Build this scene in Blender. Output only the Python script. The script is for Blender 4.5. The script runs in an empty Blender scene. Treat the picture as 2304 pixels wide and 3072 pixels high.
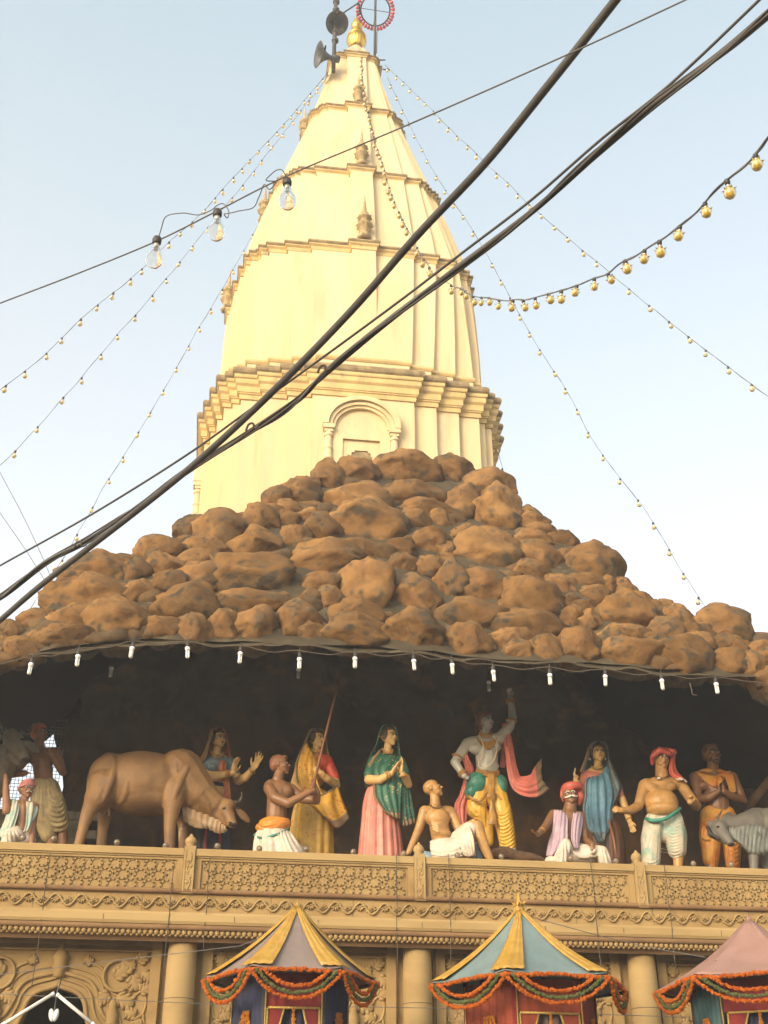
import bpy, math, random
from mathutils import Vector, Matrix, Euler, noise
random.seed(7)
R = math.radians; PI = math.pi; TAU = 2*math.pi
scene = bpy.context.scene
COL = scene.collection
V = Vector

# ------------------------------------------------------------------ camera model (metres; street level eye at 1.6 m)
YAW, PITCH, FPX, EYE = R(8), R(30), 3611.0, 1.6
FW = V((math.sin(YAW)*math.cos(PITCH), math.cos(YAW)*math.cos(PITCH), math.sin(PITCH)))
RT = V((math.cos(YAW), -math.sin(YAW), 0)); UP = V((-math.sin(YAW)*math.sin(PITCH), -math.cos(YAW)*math.sin(PITCH), math.cos(PITCH)))
def P(x, y, Y):
    """point on the vertical plane at distance Y seen at photo position x, y"""
    d = FW + RT*((x-1152)/FPX) + UP*((1536-y)/FPX)
    return V((0, 0, EYE)) + d*(Y/d.y)
def PD(x, y, depth):
    return V((0, 0, EYE)) + (FW + RT*((x-1152)/FPX) + UP*((1536-y)/FPX))*depth

# ------------------------------------------------------------------ mesh builder
class MB:
    def __init__(s): s.v = []; s.f = []
    def add(s, vs, fs):
        n = len(s.v); s.v += [tuple(p) for p in vs]; s.f += [tuple(i+n for i in f) for f in fs]; return s
    def box(s, a, b):
        (x0,y0,z0),(x1,y1,z1) = a, b
        s.add([(x0,y0,z0),(x1,y0,z0),(x1,y1,z0),(x0,y1,z0),(x0,y0,z1),(x1,y0,z1),(x1,y1,z1),(x0,y1,z1)],
              [(3,2,1,0),(4,5,6,7),(0,1,5,4),(1,2,6,5),(2,3,7,6),(3,0,4,7)]); return s
    def loft(s, rings, closed=True, caps=True, flip=False):
        n = len(rings[0]); vs = [p for r in rings for p in r]; fs = []
        for i in range(len(rings)-1):
            for j in range(n if closed else n-1):
                k = (j+1) % n
                q = (i*n+j, i*n+k, (i+1)*n+k, (i+1)*n+j)
                fs.append(q[::-1] if flip else q)
        if caps and closed:
            a = tuple(range(n)); b = tuple((len(rings)-1)*n+j for j in range(n))
            fs.append(a if flip else a[::-1]); fs.append(b[::-1] if flip else b)
        return s.add(vs, fs)
    def tube(s, path, r, n=8, caps=True):
        path = [V(p) for p in path]; m = len(path)
        rs = r if isinstance(r, (list, tuple)) else [r]*m
        rings = []; nrm = None
        for i in range(m):
            t = (path[min(i+1, m-1)]-path[max(i-1, 0)])
            t = t.normalized() if t.length > 1e-9 else V((0, 0, 1))
            if nrm is None:
                nrm = t.orthogonal().normalized()
            else:
                nrm = nrm - t*nrm.dot(t)
                nrm = nrm.normalized() if nrm.length > 1e-6 else t.orthogonal().normalized()
            b = t.cross(nrm)
            rings.append([path[i]+(nrm*math.cos(TAU*j/n)+b*math.sin(TAU*j/n))*rs[i] for j in range(n)])
        return s.loft(rings, True, caps)
    def capsule(s, p, q, r1, r2=None, n=12, m=4):
        r2 = r1 if r2 is None else r2
        p, q = V(p), V(q); d = q-p
        if d.length < 1e-6: d = V((0, 0, 1e-5))
        t = d.normalized(); pts = []; rs = []
        for i in range(m+1):
            a = -PI/2 + (PI/2)*i/m; pts.append(p+t*r1*math.sin(a)); rs.append(max(r1*math.cos(a), r1*.03))
        for i in range(m+1):
            a = (PI/2)*i/m; pts.append(q+t*r2*math.sin(a)); rs.append(max(r2*math.cos(a), r2*.03))
        u = t.orthogonal().normalized(); b = t.cross(u)
        s.loft([[pts[k]+(u*math.cos(TAU*j/n)+b*math.sin(TAU*j/n))*rs[k] for j in range(n)] for k in range(len(pts))]); return s
    def chain(s, pts, rs, n=12):
        for i in range(len(pts)-1): s.capsule(pts[i], pts[i+1], rs[i], rs[i+1], n)
        return s
    def ell(s, c, r, M=None, n=22, m=15):
        c = V(c); M = M or Matrix.Identity(3); rings = []
        for i in range(m+1):
            a = -PI/2+PI*i/m; ca = max(math.cos(a), .02)
            rings.append([c + M @ V((r[0]*ca*math.cos(TAU*j/n), r[1]*ca*math.sin(TAU*j/n), r[2]*math.sin(a))) for j in range(n)])
        return s.loft(rings)
    def lathe(s, prof, c=(0,0,0), n=24, M=None, lobes=0, amp=0):
        c = V(c); M = M or Matrix.Identity(3)
        return s.loft([[c + M @ V((r*(1+amp*math.cos(lobes*TAU*j/n))*math.cos(TAU*j/n), r*(1+amp*math.cos(lobes*TAU*j/n))*math.sin(TAU*j/n), z)) for j in range(n)] for r, z in prof])
    def sheet(s, rows):
        n = len(rows[0]); return s.loft(rows, closed=False, caps=False)
    def extrude(s, poly, y0, y1):
        """polygon of (x, z), extruded along y"""
        n = len(poly); vs = [(x, y0, z) for x, z in poly]+[(x, y1, z) for x, z in poly]
        fs = [tuple(range(n)), tuple(range(2*n-1, n-1, -1))]+[(i, i+n, (i+1) % n+n, (i+1) % n) for i in range(n)]
        return s.add(vs, fs)
    def mesh(s, name, smooth=True):
        me = bpy.data.meshes.new(name); me.from_pydata(s.v, [], s.f); me.validate()
        if smooth: me.polygons.foreach_set('use_smooth', [True]*len(me.polygons))
        me.update(); return me
    def build(s, name, mat, parent=None, smooth=True, mods=(), origin=None):
        me = s.mesh(name, smooth)
        return link(name, me, mat, parent, mods)

def bake(o, mods):
    for kind, kw in mods:
        m = o.modifiers.new(kind, kind)
        for k, v in kw.items(): setattr(m, k, v)
    dg = bpy.context.evaluated_depsgraph_get(); dg.update()
    me = bpy.data.meshes.new_from_object(o.evaluated_get(dg))
    old = o.data; o.modifiers.clear(); mats = list(old.materials)
    o.data = me; me.name = o.name
    if not me.materials:
        for m in mats: me.materials.append(m)
    bpy.data.meshes.remove(old)
    me.polygons.foreach_set('use_smooth', [True]*len(me.polygons))
def adopt(o, parent):
    """parent o while it keeps its place in the world (every ancestor is adopted the same way, so its basis is its world matrix)"""
    o.parent = parent; o.matrix_parent_inverse = parent.matrix_basis.inverted()
def link(name, me, mat, parent=None, mods=()):
    o = bpy.data.objects.new(name, me); COL.objects.link(o)
    if mat and not me.materials: me.materials.append(mat)
    if mods: bake(o, mods)
    if parent is not None: adopt(o, parent)
    return o
def recenter(o, loc):
    """move the origin of a mesh object whose vertices are in world space to loc"""
    loc = V(loc); o.data.transform(Matrix.Translation(-loc)); o.location = loc
def tag(o, label=None, cat=None, group=None, kind=None):
    if label: o['label'] = label
    if cat: o['category'] = cat
    if group: o['group'] = group
    if kind: o['kind'] = kind
    return o
def thing(name, loc, label, cat, group=None):
    o = bpy.data.objects.new(name, None); COL.objects.link(o); o.location = loc; o.empty_display_size = .1
    return tag(o, label, cat, group)
REMESH = lambda v, it=4, f=.5: (('REMESH', dict(mode='VOXEL', voxel_size=v)), ('SMOOTH', dict(factor=f, iterations=it)))
SOLID = lambda t, sub=0: ((('SUBSURF', dict(levels=sub)),) if sub else ())+(('SOLIDIFY', dict(thickness=t, offset=0)),)

def cr(pts, k):
    """Catmull-Rom through points (Vectors or tuples), k samples a span"""
    pts = [V(p) for p in pts]; out = []; n = len(pts)
    for i in range(n-1):
        p0 = pts[i-1] if i > 0 else pts[i]*2-pts[i+1]; p1 = pts[i]; p2 = pts[i+1]; p3 = pts[i+2] if i+2 < n else pts[i+1]*2-pts[i]
        for j in range(k):
            t = j/k
            out.append(.5*((2*p1)+(p2-p0)*t+(2*p0-5*p1+4*p2-p3)*t*t+(3*p1-p0-3*p2+p3)*t*t*t))
    out.append(pts[-1]); return out
def arclen(pts):
    L = [0]
    for a, b in zip(pts, pts[1:]): L.append(L[-1]+(b-a).length)
    return L
def at_len(pts, L, s):
    for i in range(len(L)-1):
        if L[i+1] >= s:
            t = (s-L[i])/max(L[i+1]-L[i], 1e-9); return pts[i].lerp(pts[i+1], t)
    return pts[-1]
def lerp(a, b, t): return a+(b-a)*t
def interp(tab, x):
    if x <= tab[0][0]: return tab[0][1]
    for (a, u), (b, w) in zip(tab, tab[1:]):
        if x <= b: return u+(w-u)*(x-a)/(b-a)
    return tab[-1][1]

# ------------------------------------------------------------------ materials
def material(name, c, c2=None, rough=.7, scale=4., detail=6., bump=0., bscale=None, metal=0., spec=.3, trans=0., lo=.35, hi=.65, c3=None, s3=1., lo3=.5, hi3=.6, alpha=1., dist=0., sub=0, stretch=None, coat=0):
    m = bpy.data.materials.new(name); m.use_nodes = True; nt = m.node_tree; N = nt.nodes; L = nt.links
    b = N['Principled BSDF']; b.inputs['Roughness'].default_value = rough; b.inputs['Metallic'].default_value = metal
    b.inputs['Specular IOR Level'].default_value = spec; b.inputs['Base Color'].default_value = (*c, 1)
    if trans: b.inputs['Transmission Weight'].default_value = trans
    if alpha < 1: b.inputs['Alpha'].default_value = alpha
    if coat: b.inputs['Coat Weight'].default_value = coat
    tc = N.new('ShaderNodeTexCoord'); co = tc.outputs['Object']
    if stretch:
        mp = N.new('ShaderNodeMapping'); mp.inputs['Scale'].default_value = stretch; L.new(co, mp.inputs[0]); co = mp.outputs[0]
    def nz(s, d=detail, ds=0.):
        n = N.new('ShaderNodeTexNoise'); n.inputs['Scale'].default_value = s; n.inputs['Detail'].default_value = d; n.inputs['Distortion'].default_value = ds
        n.inputs['Roughness'].default_value = .6; L.new(co, n.inputs['Vector']); return n
    def ramp(src, lo, hi):
        r = N.new('ShaderNodeMapRange'); r.interpolation_type = 'SMOOTHSTEP'; r.inputs[1].default_value = lo; r.inputs[2].default_value = hi; L.new(src, r.inputs[0]); return r.outputs[0]
    cur = None
    if c2:
        n = nz(scale, detail, dist); mx = N.new('ShaderNodeMix'); mx.data_type = 'RGBA'
        mx.inputs[6].default_value = (*c, 1); mx.inputs[7].default_value = (*c2, 1); L.new(ramp(n.outputs[0], lo, hi), mx.inputs[0]); cur = mx.outputs[2]
        if c3:
            n2 = nz(s3, 8, .3); m2 = N.new('ShaderNodeMix'); m2.data_type = 'RGBA'; L.new(cur, m2.inputs[6]); m2.inputs[7].default_value = (*c3, 1)
            L.new(ramp(n2.outputs[0], lo3, hi3), m2.inputs[0]); cur = m2.outputs[2]
        L.new(cur, b.inputs['Base Color'])
    if bump:
        n = nz(bscale or scale*3, 8); bp = N.new('ShaderNodeBump'); bp.inputs['Strength'].default_value = bump; bp.inputs['Distance'].default_value = .02
        L.new(n.outputs[0], bp.inputs['Height']); L.new(bp.outputs[0], b.inputs['Normal'])
    return m
def mul(c, k): return tuple(min(1, x*k) for x in c)
def paint(name, c, rough=.45, k=.78, scale=9, chip=False):
    c = tuple(min(.8, x*1.24) for x in c)
    return material(name, c, mul(c, k), rough, scale, bump=.12, bscale=60, spec=.4, c3=(.55, .5, .42) if chip else None, s3=14, lo3=.72, hi3=.74)

def rock_material(name, ochre, ochre2, grey, grey2):
    m = bpy.data.materials.new(name); m.use_nodes = True; nt = m.node_tree; N = nt.nodes; L = nt.links; b = N['Principled BSDF']
    b.inputs['Roughness'].default_value = .85; b.inputs['Specular IOR Level'].default_value = .15
    tc = N.new('ShaderNodeTexCoord'); oi = N.new('ShaderNodeObjectInfo'); at = N.new('ShaderNodeAttribute'); at.attribute_name = 'brush'
    def nz(s, d, r=.6):
        n = N.new('ShaderNodeTexNoise'); n.inputs['Scale'].default_value = s; n.inputs['Detail'].default_value = d; n.inputs['Roughness'].default_value = r; L.new(tc.outputs['Object'], n.inputs['Vector']); return n.outputs[0]
    def mix(f, a, c):
        x = N.new('ShaderNodeMix'); x.data_type = 'RGBA'
        for s_, v in ((6, a), (7, c)):
            if isinstance(v, tuple): x.inputs[s_].default_value = (*v, 1)
            else: L.new(v, x.inputs[s_])
        L.new(f, x.inputs[0]); return x.outputs[2]
    def rng(v, lo, hi):
        r = N.new('ShaderNodeMapRange'); r.interpolation_type = 'SMOOTHSTEP'; r.inputs[1].default_value = lo; r.inputs[2].default_value = hi; L.new(v, r.inputs[0]); return r.outputs[0]
    oc = mix(rng(nz(2.2, 6), .35, .65), ochre, ochre2); gr = mix(rng(nz(6, 6), .4, .6), grey, grey2)
    a = N.new('ShaderNodeMath'); a.operation = 'MULTIPLY_ADD'; L.new(nz(2.6, 9, .68), a.inputs[0]); a.inputs[1].default_value = .85; L.new(at.outputs['Fac'], a.inputs[2])
    c = mix(rng(a.outputs[0], .72, 1.26), gr, oc)
    c = mix(rng(nz(4, 9, .75), .50, .80), c, (.17,.115,.06))
    hs = N.new('ShaderNodeHueSaturation'); rv = N.new('ShaderNodeMapRange'); rv.inputs[3].default_value = .78; rv.inputs[4].default_value = 1.22; L.new(oi.outputs['Random'], rv.inputs[0]); L.new(rv.outputs[0], hs.inputs['Value']); L.new(c, hs.inputs['Color']); L.new(hs.outputs[0], b.inputs['Base Color'])
    bp = N.new('ShaderNodeBump'); bp.inputs['Strength'].default_value = .8; bp.inputs['Distance'].default_value = .035; L.new(nz(8, 10, .68), bp.inputs['Height']); L.new(bp.outputs[0], b.inputs['Normal'])
    return m
# ------------------------------------------------------------------ setting
M_ground = material('ground_dust', (.22,.19,.15), (.28,.25,.2), .9, .6, bump=.3)
M_stone = material('sandstone', (0.340,0.230,0.096), (0.278,0.180,0.071), .8, 1.3, bump=.16, bscale=22, c3=(0.176,0.104,0.048), s3=2.2, lo3=.55, hi3=.8, spec=.2)
M_stone2 = material('sandstone_pale', (0.378,0.263,0.115), (0.311,0.209,0.087), .8, 2.1, bump=.14, bscale=30, c3=(0.416,0.320,0.176), s3=1.7, lo3=.66, hi3=.72, spec=.2, stretch=(.35,1,1.6))
M_stoned = material('sandstone_weathered', (0.246,0.143,0.064), (0.182,0.105,0.050), .85, 2.5, bump=.2, bscale=30, spec=.2)
M_cream = material('cream_limewash', (.66,.525,.315), (.61,.48,.275), .75, .8, bump=.07, bscale=6, c3=(.50,.385,.22), s3=2.4, lo3=.48, hi3=.8, spec=.2, stretch=(1.3,1.3,.16))
M_cornice = material('cream_cornice', (.62,.45,.20), (.50,.36,.16), .8, 3, bump=.12, bscale=12, c3=(.36,.28,.17), s3=6, lo3=.55, hi3=.72, spec=.2, stretch=(1,1,.6))
M_soot_shade = material('ledge_soot_niche_shade', (.33,.25,.13), (.20,.15,.085), .9, 7, bump=.25, bscale=20, spec=.1)  # soot on the ledge rolls; also the painted shade in the niche
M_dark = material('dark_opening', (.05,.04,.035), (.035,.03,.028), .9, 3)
M_cement = material('grey_cement', (.085,.067,.042), (.06,.047,.03), .95, 4, bump=.5, bscale=18, c3=(.12,.095,.06), s3=6, lo3=.55, hi3=.7, spec=.1)
M_rock = rock_material('ochre_painted_rock', (.25,.135,.047), (.135,.070,.026), (.062,.048,.031), (.088,.069,.044))
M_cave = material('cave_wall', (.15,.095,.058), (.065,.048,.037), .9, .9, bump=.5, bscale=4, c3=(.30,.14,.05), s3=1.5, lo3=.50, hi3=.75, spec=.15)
M_soffit = material('shade_black_ceiling', (.02,.019,.018), (.015,.014,.013), .95, 1.2, bump=.4, bscale=5, spec=.1)  # the grotto's deep shade is put into this near-black colour
M_gold = material('gilt_metal', (.72,.46,.08), (.62,.36,.05), .28, 6, metal=.9, bump=.05)
M_iron = material('dark_iron', (.05,.05,.05), (.09,.075,.06), .6, 12, metal=.3)
M_white = paint('white_plastic', (.78,.76,.7), .35, .93)

g = MB().box((-400,-400,-.4), (400,400,0)).build('ground', M_ground, smooth=False); tag(g, kind='structure')

FLOOR = 5.13
XL, XR = -7.5, 13.0
POSTS = [-5.57, -2.92, -.265, 2.385, 5.035, 7.685]
def zf(y, Y=14.0): return P(555, y, Y).z

# ---------------- temple front
TF = thing('temple_building', (2.4,14.4,0), 'ochre sandstone temple facade with engaged columns, carved frieze and arched doors under the balcony', 'building')
wall = MB()
ZC = 4.30                                         # underside of the cornice
ARX = 1.325                                       # bay centres lie between the columns
def ogee(xc, zt, hw, n=16):
    """right half of a cusped, pointed arch from the tip down to the springing, as (dx, dz)"""
    pr = [(0,0),(.05,-.03),(.14,-.055),(.24,-.10),(.31,-.19),(.34,-.31),(.40,-.45),(.48,-.52),(.52,-.62),(.55,-.8),(.55,-3.6)]
    return pr
BAYS = [(a+b)/2 for a, b in zip(POSTS, POSTS[1:])]
ZT = 3.72
for xc in BAYS:
    pr = ogee(0, 0, 0)
    # the wall of a bay: strips either side of the opening
    for sgn in (-1, 1):
        for (d0, e0), (d1, e1) in zip(pr, pr[1:]):
            pass
    L = [(xc-d, ZT+e) for d, e in pr]; Rr = [(xc+d, ZT+e) for d, e in pr]
    poly = [(xc-1.33, .0)]+[(x, max(z, 0)) for x, z in L[::-1]]+[(x, max(z, 0)) for x, z in Rr[1:]]+[(xc+1.33, 0), (xc+1.33, ZC), (xc-1.33, ZC)]
    # split in two halves so each is a simple polygon
    left = [(xc-1.325, 0)]+[(x, max(z, 0)) for x, z in L[::-1]]+[(xc, ZC), (xc-1.325, ZC)]
    right = [(xc+1.325, 0), (xc+1.325, ZC), (xc, ZC)]+[(x, max(z, 0)) for x, z in Rr]
    wall.extrude(left, 14.42, 14.75); wall.extrude(right[::-1], 14.42, 14.75)
wall.build('wall', M_stone, TF, smooth=False)
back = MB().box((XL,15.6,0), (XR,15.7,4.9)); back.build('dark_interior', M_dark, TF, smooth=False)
for xc in BAYS[1:5]:
    pr = ogee(0, 0, 0)
    a = MB()
    for off, r, yy in ((0,.026,14.412), (.075,.016,14.412), (.13,.024,14.412), (.20,.013,14.415)):
        for sgn in (-1, 1):
            pts = [V((xc+sgn*(d*(1+off*.9)+off*(0 if d < .02 else .55)), yy, ZT+e*(1-off*.15)+off*1.0)) for d, e in pr[:-1]]
            a.tube(cr(pts, 3), r, 8)
    a.lathe([(.02,-.02),(.07,.0),(.05,.05),(.085,.09),(.07,.16),(.09,.2),(.05,.27),(.02,.36),(.005,.40)], (xc,14.40,ZT+.08), 12)
    for sgn in (-1, 1):
        a.lathe([(.06,0),(.075,.03),(.06,.06),(.068,.13),(.04,.2),(.055,.22),(.02,.28)], (xc+sgn*.62,14.40,ZT-.42), 12)
    a.build('door_arch', M_stone, TF)
    # recessed frame lines of the bay
    f = MB()
    for d, w, pr_ in ((1.10,.035,.03), (1.02,.018,.045)):
        for sgn in (-1, 1): f.box((xc+sgn*d-w/2,14.42-pr_,0), (xc+sgn*d+w/2,14.43,ZC-.13-(1.10-d)))
        f.box((xc-d+w/2,14.42-pr_,ZC-.13-(1.10-d)-w), (xc+d-w/2,14.43,ZC-.13-(1.10-d)))
    f.build('panel_frame', M_stone, TF, smooth=False)

def leaf(mb, c, ang, L, w, th=.018, lobes=3):
    """a carved leaf lying on the wall: a rib of flattened lobes"""
    c = V(c); d = V((math.cos(ang),0,math.sin(ang))); nrm = V((-math.sin(ang),0,math.cos(ang)))
    def lob(p, a, l, ww):
        Mx = Matrix(((math.cos(a),0,-math.sin(a)),(0,1,0),(math.sin(a),0,math.cos(a)))); mb.ell(p, (l,th,ww), Mx, 10, 6)
    lob(c+d*L*.5, ang, L*.52, w*.5)
    for i in range(lobes):
        t = .2+.55*i/max(1,lobes-1)
        for sg in (-1, 1): lob(c+d*L*t+nrm*sg*w*.38, ang+sg*.9, L*.24, w*.2)
def acanthus(mb, c, m, s=1.):
    """a scrolling spray of carved foliage; m mirrors it"""
    c = V(c)
    def q(x, z, y=0): return c+V((m*x*s, y, z*s))
    A = lambda a: a if m > 0 else PI-a
    ring = [q(-.02+.19*math.cos(t), .19*math.sin(t), -.02) for t in [R(20+i*15) for i in range(20)]]
    mb.tube(ring, .022*s, 6)
    mb.tube(cr([q(-.36,.14),q(-.26,.10),q(-.19,.02),q(-.17,-.10),q(-.08,-.2),q(.06,-.26),q(.2,-.25)], 4), .02*s, 6)
    mb.tube(cr([q(.2,-.25),q(.30,-.18),q(.36,-.3),q(.33,-.45),q(.25,-.5)], 4), .018*s, 6)
    mb.tube(cr([q(.33,-.42),q(.36,-.6),q(.30,-.75)], 4), .018*s, 6)
    for x, z, a, l, w in [(-.36,.14,2.6,.13,.1),(-.07,-.02,.7,.24,.16),(.1,.0,2.2,.2,.15),(.16,.02,-1.2,.22,.15),(-.1,-.22,-2.6,.2,.14),(-.02,-.25,-.4,.26,.16),
                          (.22,.16,.9,.18,.13),(.28,.05,-.6,.17,.12),(.27,-.2,.6,.18,.12),(.26,-.47,2.9,.17,.12),(.3,-.5,-2.0,.17,.11),(.3,-.72,-2.2,.18,.12),(.05,.13,.1,.15,.1)]:
        leaf(mb, q(x, z, -.005), A(a), l*s, w*s, .03)
for xc in BAYS[1:5]:
    mb = MB()
    for m in (-1, 1): acanthus(mb, (xc+m*.66,14.415,3.82), m, .86)
    mb.build('carved_foliage', M_stone, TF)
for x in POSTS:
    mb = MB(); r = .163
    mb.lathe([(r*1.0,0),(r*1.0,3.95),(r*.985,4.06),(r*.97,4.15),(r*.9,4.215),(r*.75,4.25),(r*.6,ZC-.01)], (x,14.25,0), 40)
    mb.build('column', M_stone2, TF)
    mb = MB()
    for sg in (-1, 1): mb.box((x+sg*.285-.055,14.35,0), (x+sg*.285+.055,14.43,ZC-.02))
    mb.build('pilaster', M_stone, TF, smooth=False)
# cornice, frieze: one profile (y, z) swept along x
def sweep(name, prof, mat, y0=None, parent=TF):
    mb = MB(); n = len(prof); vs = []
    K = 24
    rings = [[(XL+(XR-XL)*k/K, y, z) for y, z in prof] for k in range(K+1)]
    mb.loft(rings, closed=True, caps=True, flip=True)
    o = mb.build(name, mat, parent, smooth=False); return o
zA, zB, zC, zD, zE, zF = zf(2682), zf(2690), zf(2737), zf(2746), zf(2776), zf(2812)
def arc(cy, cz, r, a0, a1, n=8, ry=None): return [(cy+(ry or r)*math.cos(a), cz+r*math.sin(a)) for a in [a0+(a1-a0)*i/n for i in range(n+1)]]
sweep('frieze_band', [(14.6,zA),(14.0,zA),(14.0,zC),(14.6,zC)], M_stone)
sweep('string_moulding', [(14.5,zA+.055)]+arc(13.975, zA+.026, .028, PI/2, 1.5*PI, 8)+[(14.5,zA-.002)], M_stoned)
sweep('ledge', [(14.6,zC-.002),(13.985,zC-.002),(13.965,zD),(13.93,zD-.004),(13.925,zE+.03),(13.94,zE),(14.6,zE)], M_stone2)
sweep('cornice', [(14.6,zE-.002)]+[(13.96,zE-.002)]+arc(13.95,zE-.035,.03,PI/2,1.5*PI,6)+[(13.99,zE-.07),(13.97,zF+.055),(13.985,zF+.012),(14.02,zF),(14.05,zF-.04),(14.12,ZC+.002),(14.6,ZC+.002)], M_stoned)
mb = MB(); x = -3.2
while x < 8.2:
    mb.ell((x,13.965,zF+.045), (.028,.022,.034), None, 8, 6); mb.ell((x+.03,13.975,zF+.012), (.02,.015,.016), None, 6, 4); x += .06
mb.build('bead_moulding', M_stone, TF)
# scrolling vine of the frieze
mb = MB(); per = .282; z0 = (zA+zC)/2-.004; am = .062; pts = []; x = -3.3
while x < 8.4: pts.append((x,13.985,z0+am*math.cos(TAU*x/per))); x += per/16
mb.tube(pts, .0125, 6)
i = -12
while i*per < 8.3:
    for ph, sg in ((0,-1), (.5,1)):
        cx = (i+ph)*per; cz = z0-sg*-.018
        for a in (-1.1,-.5,.1,.7,1.25):
            ang = (PI/2)*sg+a; mb.ell((cx+.036*math.cos(ang),13.99,z0-sg*.0+sg*.0+.036*math.sin(ang)-sg*.022), (.024,.02,.0105), Matrix(((math.cos(ang),0,-math.sin(ang)),(0,1,0),(math.sin(ang),0,math.cos(ang)))), 8, 5)
        mb.tube([(cx-sg*.07,13.988,z0-sg*.03),(cx-sg*.03,13.985,z0-sg*.04),(cx,13.985,z0-sg*.015)], .008, 5)
    i += 1
mb.build('carved_vine', M_stone, TF)
MB().box((XL,14.62,zF), (XR,19.5,FLOOR)).build('balcony_floor', M_stone, TF, smooth=False)
# dark joints between the stone courses
mb = MB()
for x in POSTS:
    for z in (3.56, 2.3): mb.lathe([(.1634,z),(.1640,z+.001),(.1640,z+.006),(.1634,z+.007)], (x,14.25,0), 32)
k = 0; x = XL+.7
while x < 9:
    mb.box((x,13.9235,zE+.03), (x+.005,13.93,zD-.02)); mb.box((x+.4,13.9985,zA+.004), (x+.404,14.01,zC+.0)); x += .93+.25*((k*7) % 3); k += 1
mb.build('masonry_joint', M_dark, TF, smooth=False)

# ---------------- balustrade
BL = thing('balustrade', (2.4,14.05,zA), 'carved sandstone balcony balustrade with pierced lattice panels and small posts below the painted statues', 'balustrade')
zT, zTb, zP0, zP1 = zf(2547), zf(2569), zf(2580), zf(2672)
for a, b in zip(POSTS, POSTS[1:]):
    if b < -3: continue
    x0, x1 = a+.068, b-.068
    mb = MB(); mb.box((x0,13.965,zTb+.004), (x1,14.25,zT)); mb.box((x0,13.985,zTb-.014), (x1,14.2,zTb+.004))
    mb.build('top_rail', M_stone2, BL, smooth=False)
    mb = MB(); mb.box((x0,14.026,zA), (x1,14.14,zTb-.016))
    for xx in (x0, x1-.07): mb.box((xx,14.0,zA+.03), (xx+.07,14.062,zTb-.016))
    mb.box((x0+.07,14.0,zP0), (x1-.07,14.062,zTb-.016)); mb.box((x0+.07,14.0,zA+.03), (x1-.07,14.062,zP1))
    mb.build('lattice_frame', M_stone, BL, smooth=False)
    # lattice of linked octagons: horizontals bent round vertical ties
    mb = MB(); px0, px1 = x0+.07, x1-.07; n = round((px1-px0)/.192); w = (px1-px0)/n; H = zP0-zP1; h = H/3
    def bar(pts, r=.0125):
        for p, q in zip(pts, pts[1:]):
            p = V(p); q = V(q); d = (q-p).normalized(); nn = V((-d.z,0,d.x))*r
            p -= d*r*.7; q += d*r*.7
            mb.add([p+nn, q+nn, q-nn, p-nn]+[v+V((0,.02,0)) for v in (p+nn, q+nn, q-nn, p-nn)], [(3,2,1,0),(0,1,5,4),(1,2,6,5),(2,3,7,6),(3,0,4,7)])
    for k in range(n):
        cx = px0+(k+.5)*w; e = .0018*(k % 2)
        y = 14.012+e
        for r_ in range(3):
            cz = zP1+(r_+.5)*h; o_ = .5*w if r_ % 2 else 0
            xx = cx+o_
            if xx > px1-.02: continue
            hx, hz = w*.30, h*.46
            ring = [(xx-hx*.42,y,cz+hz),(xx+hx*.42,y,cz+hz),(xx+hx,y,cz+hz*.42),(xx+hx,y,cz-hz*.42),(xx+hx*.42,y,cz-hz),(xx-hx*.42,y,cz-hz),(xx-hx,y,cz-hz*.42),(xx-hx,y,cz+hz*.42),(xx-hx*.42,y,cz+hz)]
            bar(ring, .0105)
        # diagonals
        for sg in (-1, 1):
            bar([(cx+sg*-.5*w,y+.009,zP1),(cx,y+.009,zP1+H*.5),(cx+sg*.5*w,y+.009,zP0)], .0105)
        bar([(cx,y+.013,zP1),(cx,y+.013,zP1+h*.55)], .0105); bar([(cx,y+.013,zP0-h*.55),(cx,y+.013,zP0)], .0105)
        bar([(px0+k*w+.001,y+.0135,zP1+h*.9),(px0+k*w+.001,y+.0135,zP1+h*2.1)], .0105)
    mb.build('lattice_panel', M_stone, BL, smooth=False)
for x in POSTS[1:]:
    mb = MB(); mb.box((x-.064,13.955,zA), (x+.064,14.22,zT+.03))
    for sg in (-1, 1): mb.box((x+sg*.05-.008,13.945,zA+.02), (x+sg*.05+.008,13.956,zT-.01))
    pts = [(x+.022*math.sin(t*9),13.95,zA+.05+t*(zT-zA-.1)) for t in [i/30 for i in range(31)]]
    mb.tube(pts, .007, 5)
    for t in (.15,.3,.45,.6,.75,.9): leaf(mb, (x,13.953,zA+.05+t*(zT-zA-.1)), 1.57+(.9 if int(t*20) % 2 else -.9), .045, .035, .008, 2)
    p = mb.build('post', M_stone2, BL, smooth=False)
    mb = MB(); mb.lathe([(.03,0),(.052,.008),(.046,.022),(.06,.04),(.066,.065),(.06,.09),(.046,.11),(.026,.125),(.017,.14),(.008,.155)], (x,14.04,zT+.03), 20, lobes=8, amp=.035)
    mb.build('finial', M_stone2, p)
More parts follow.
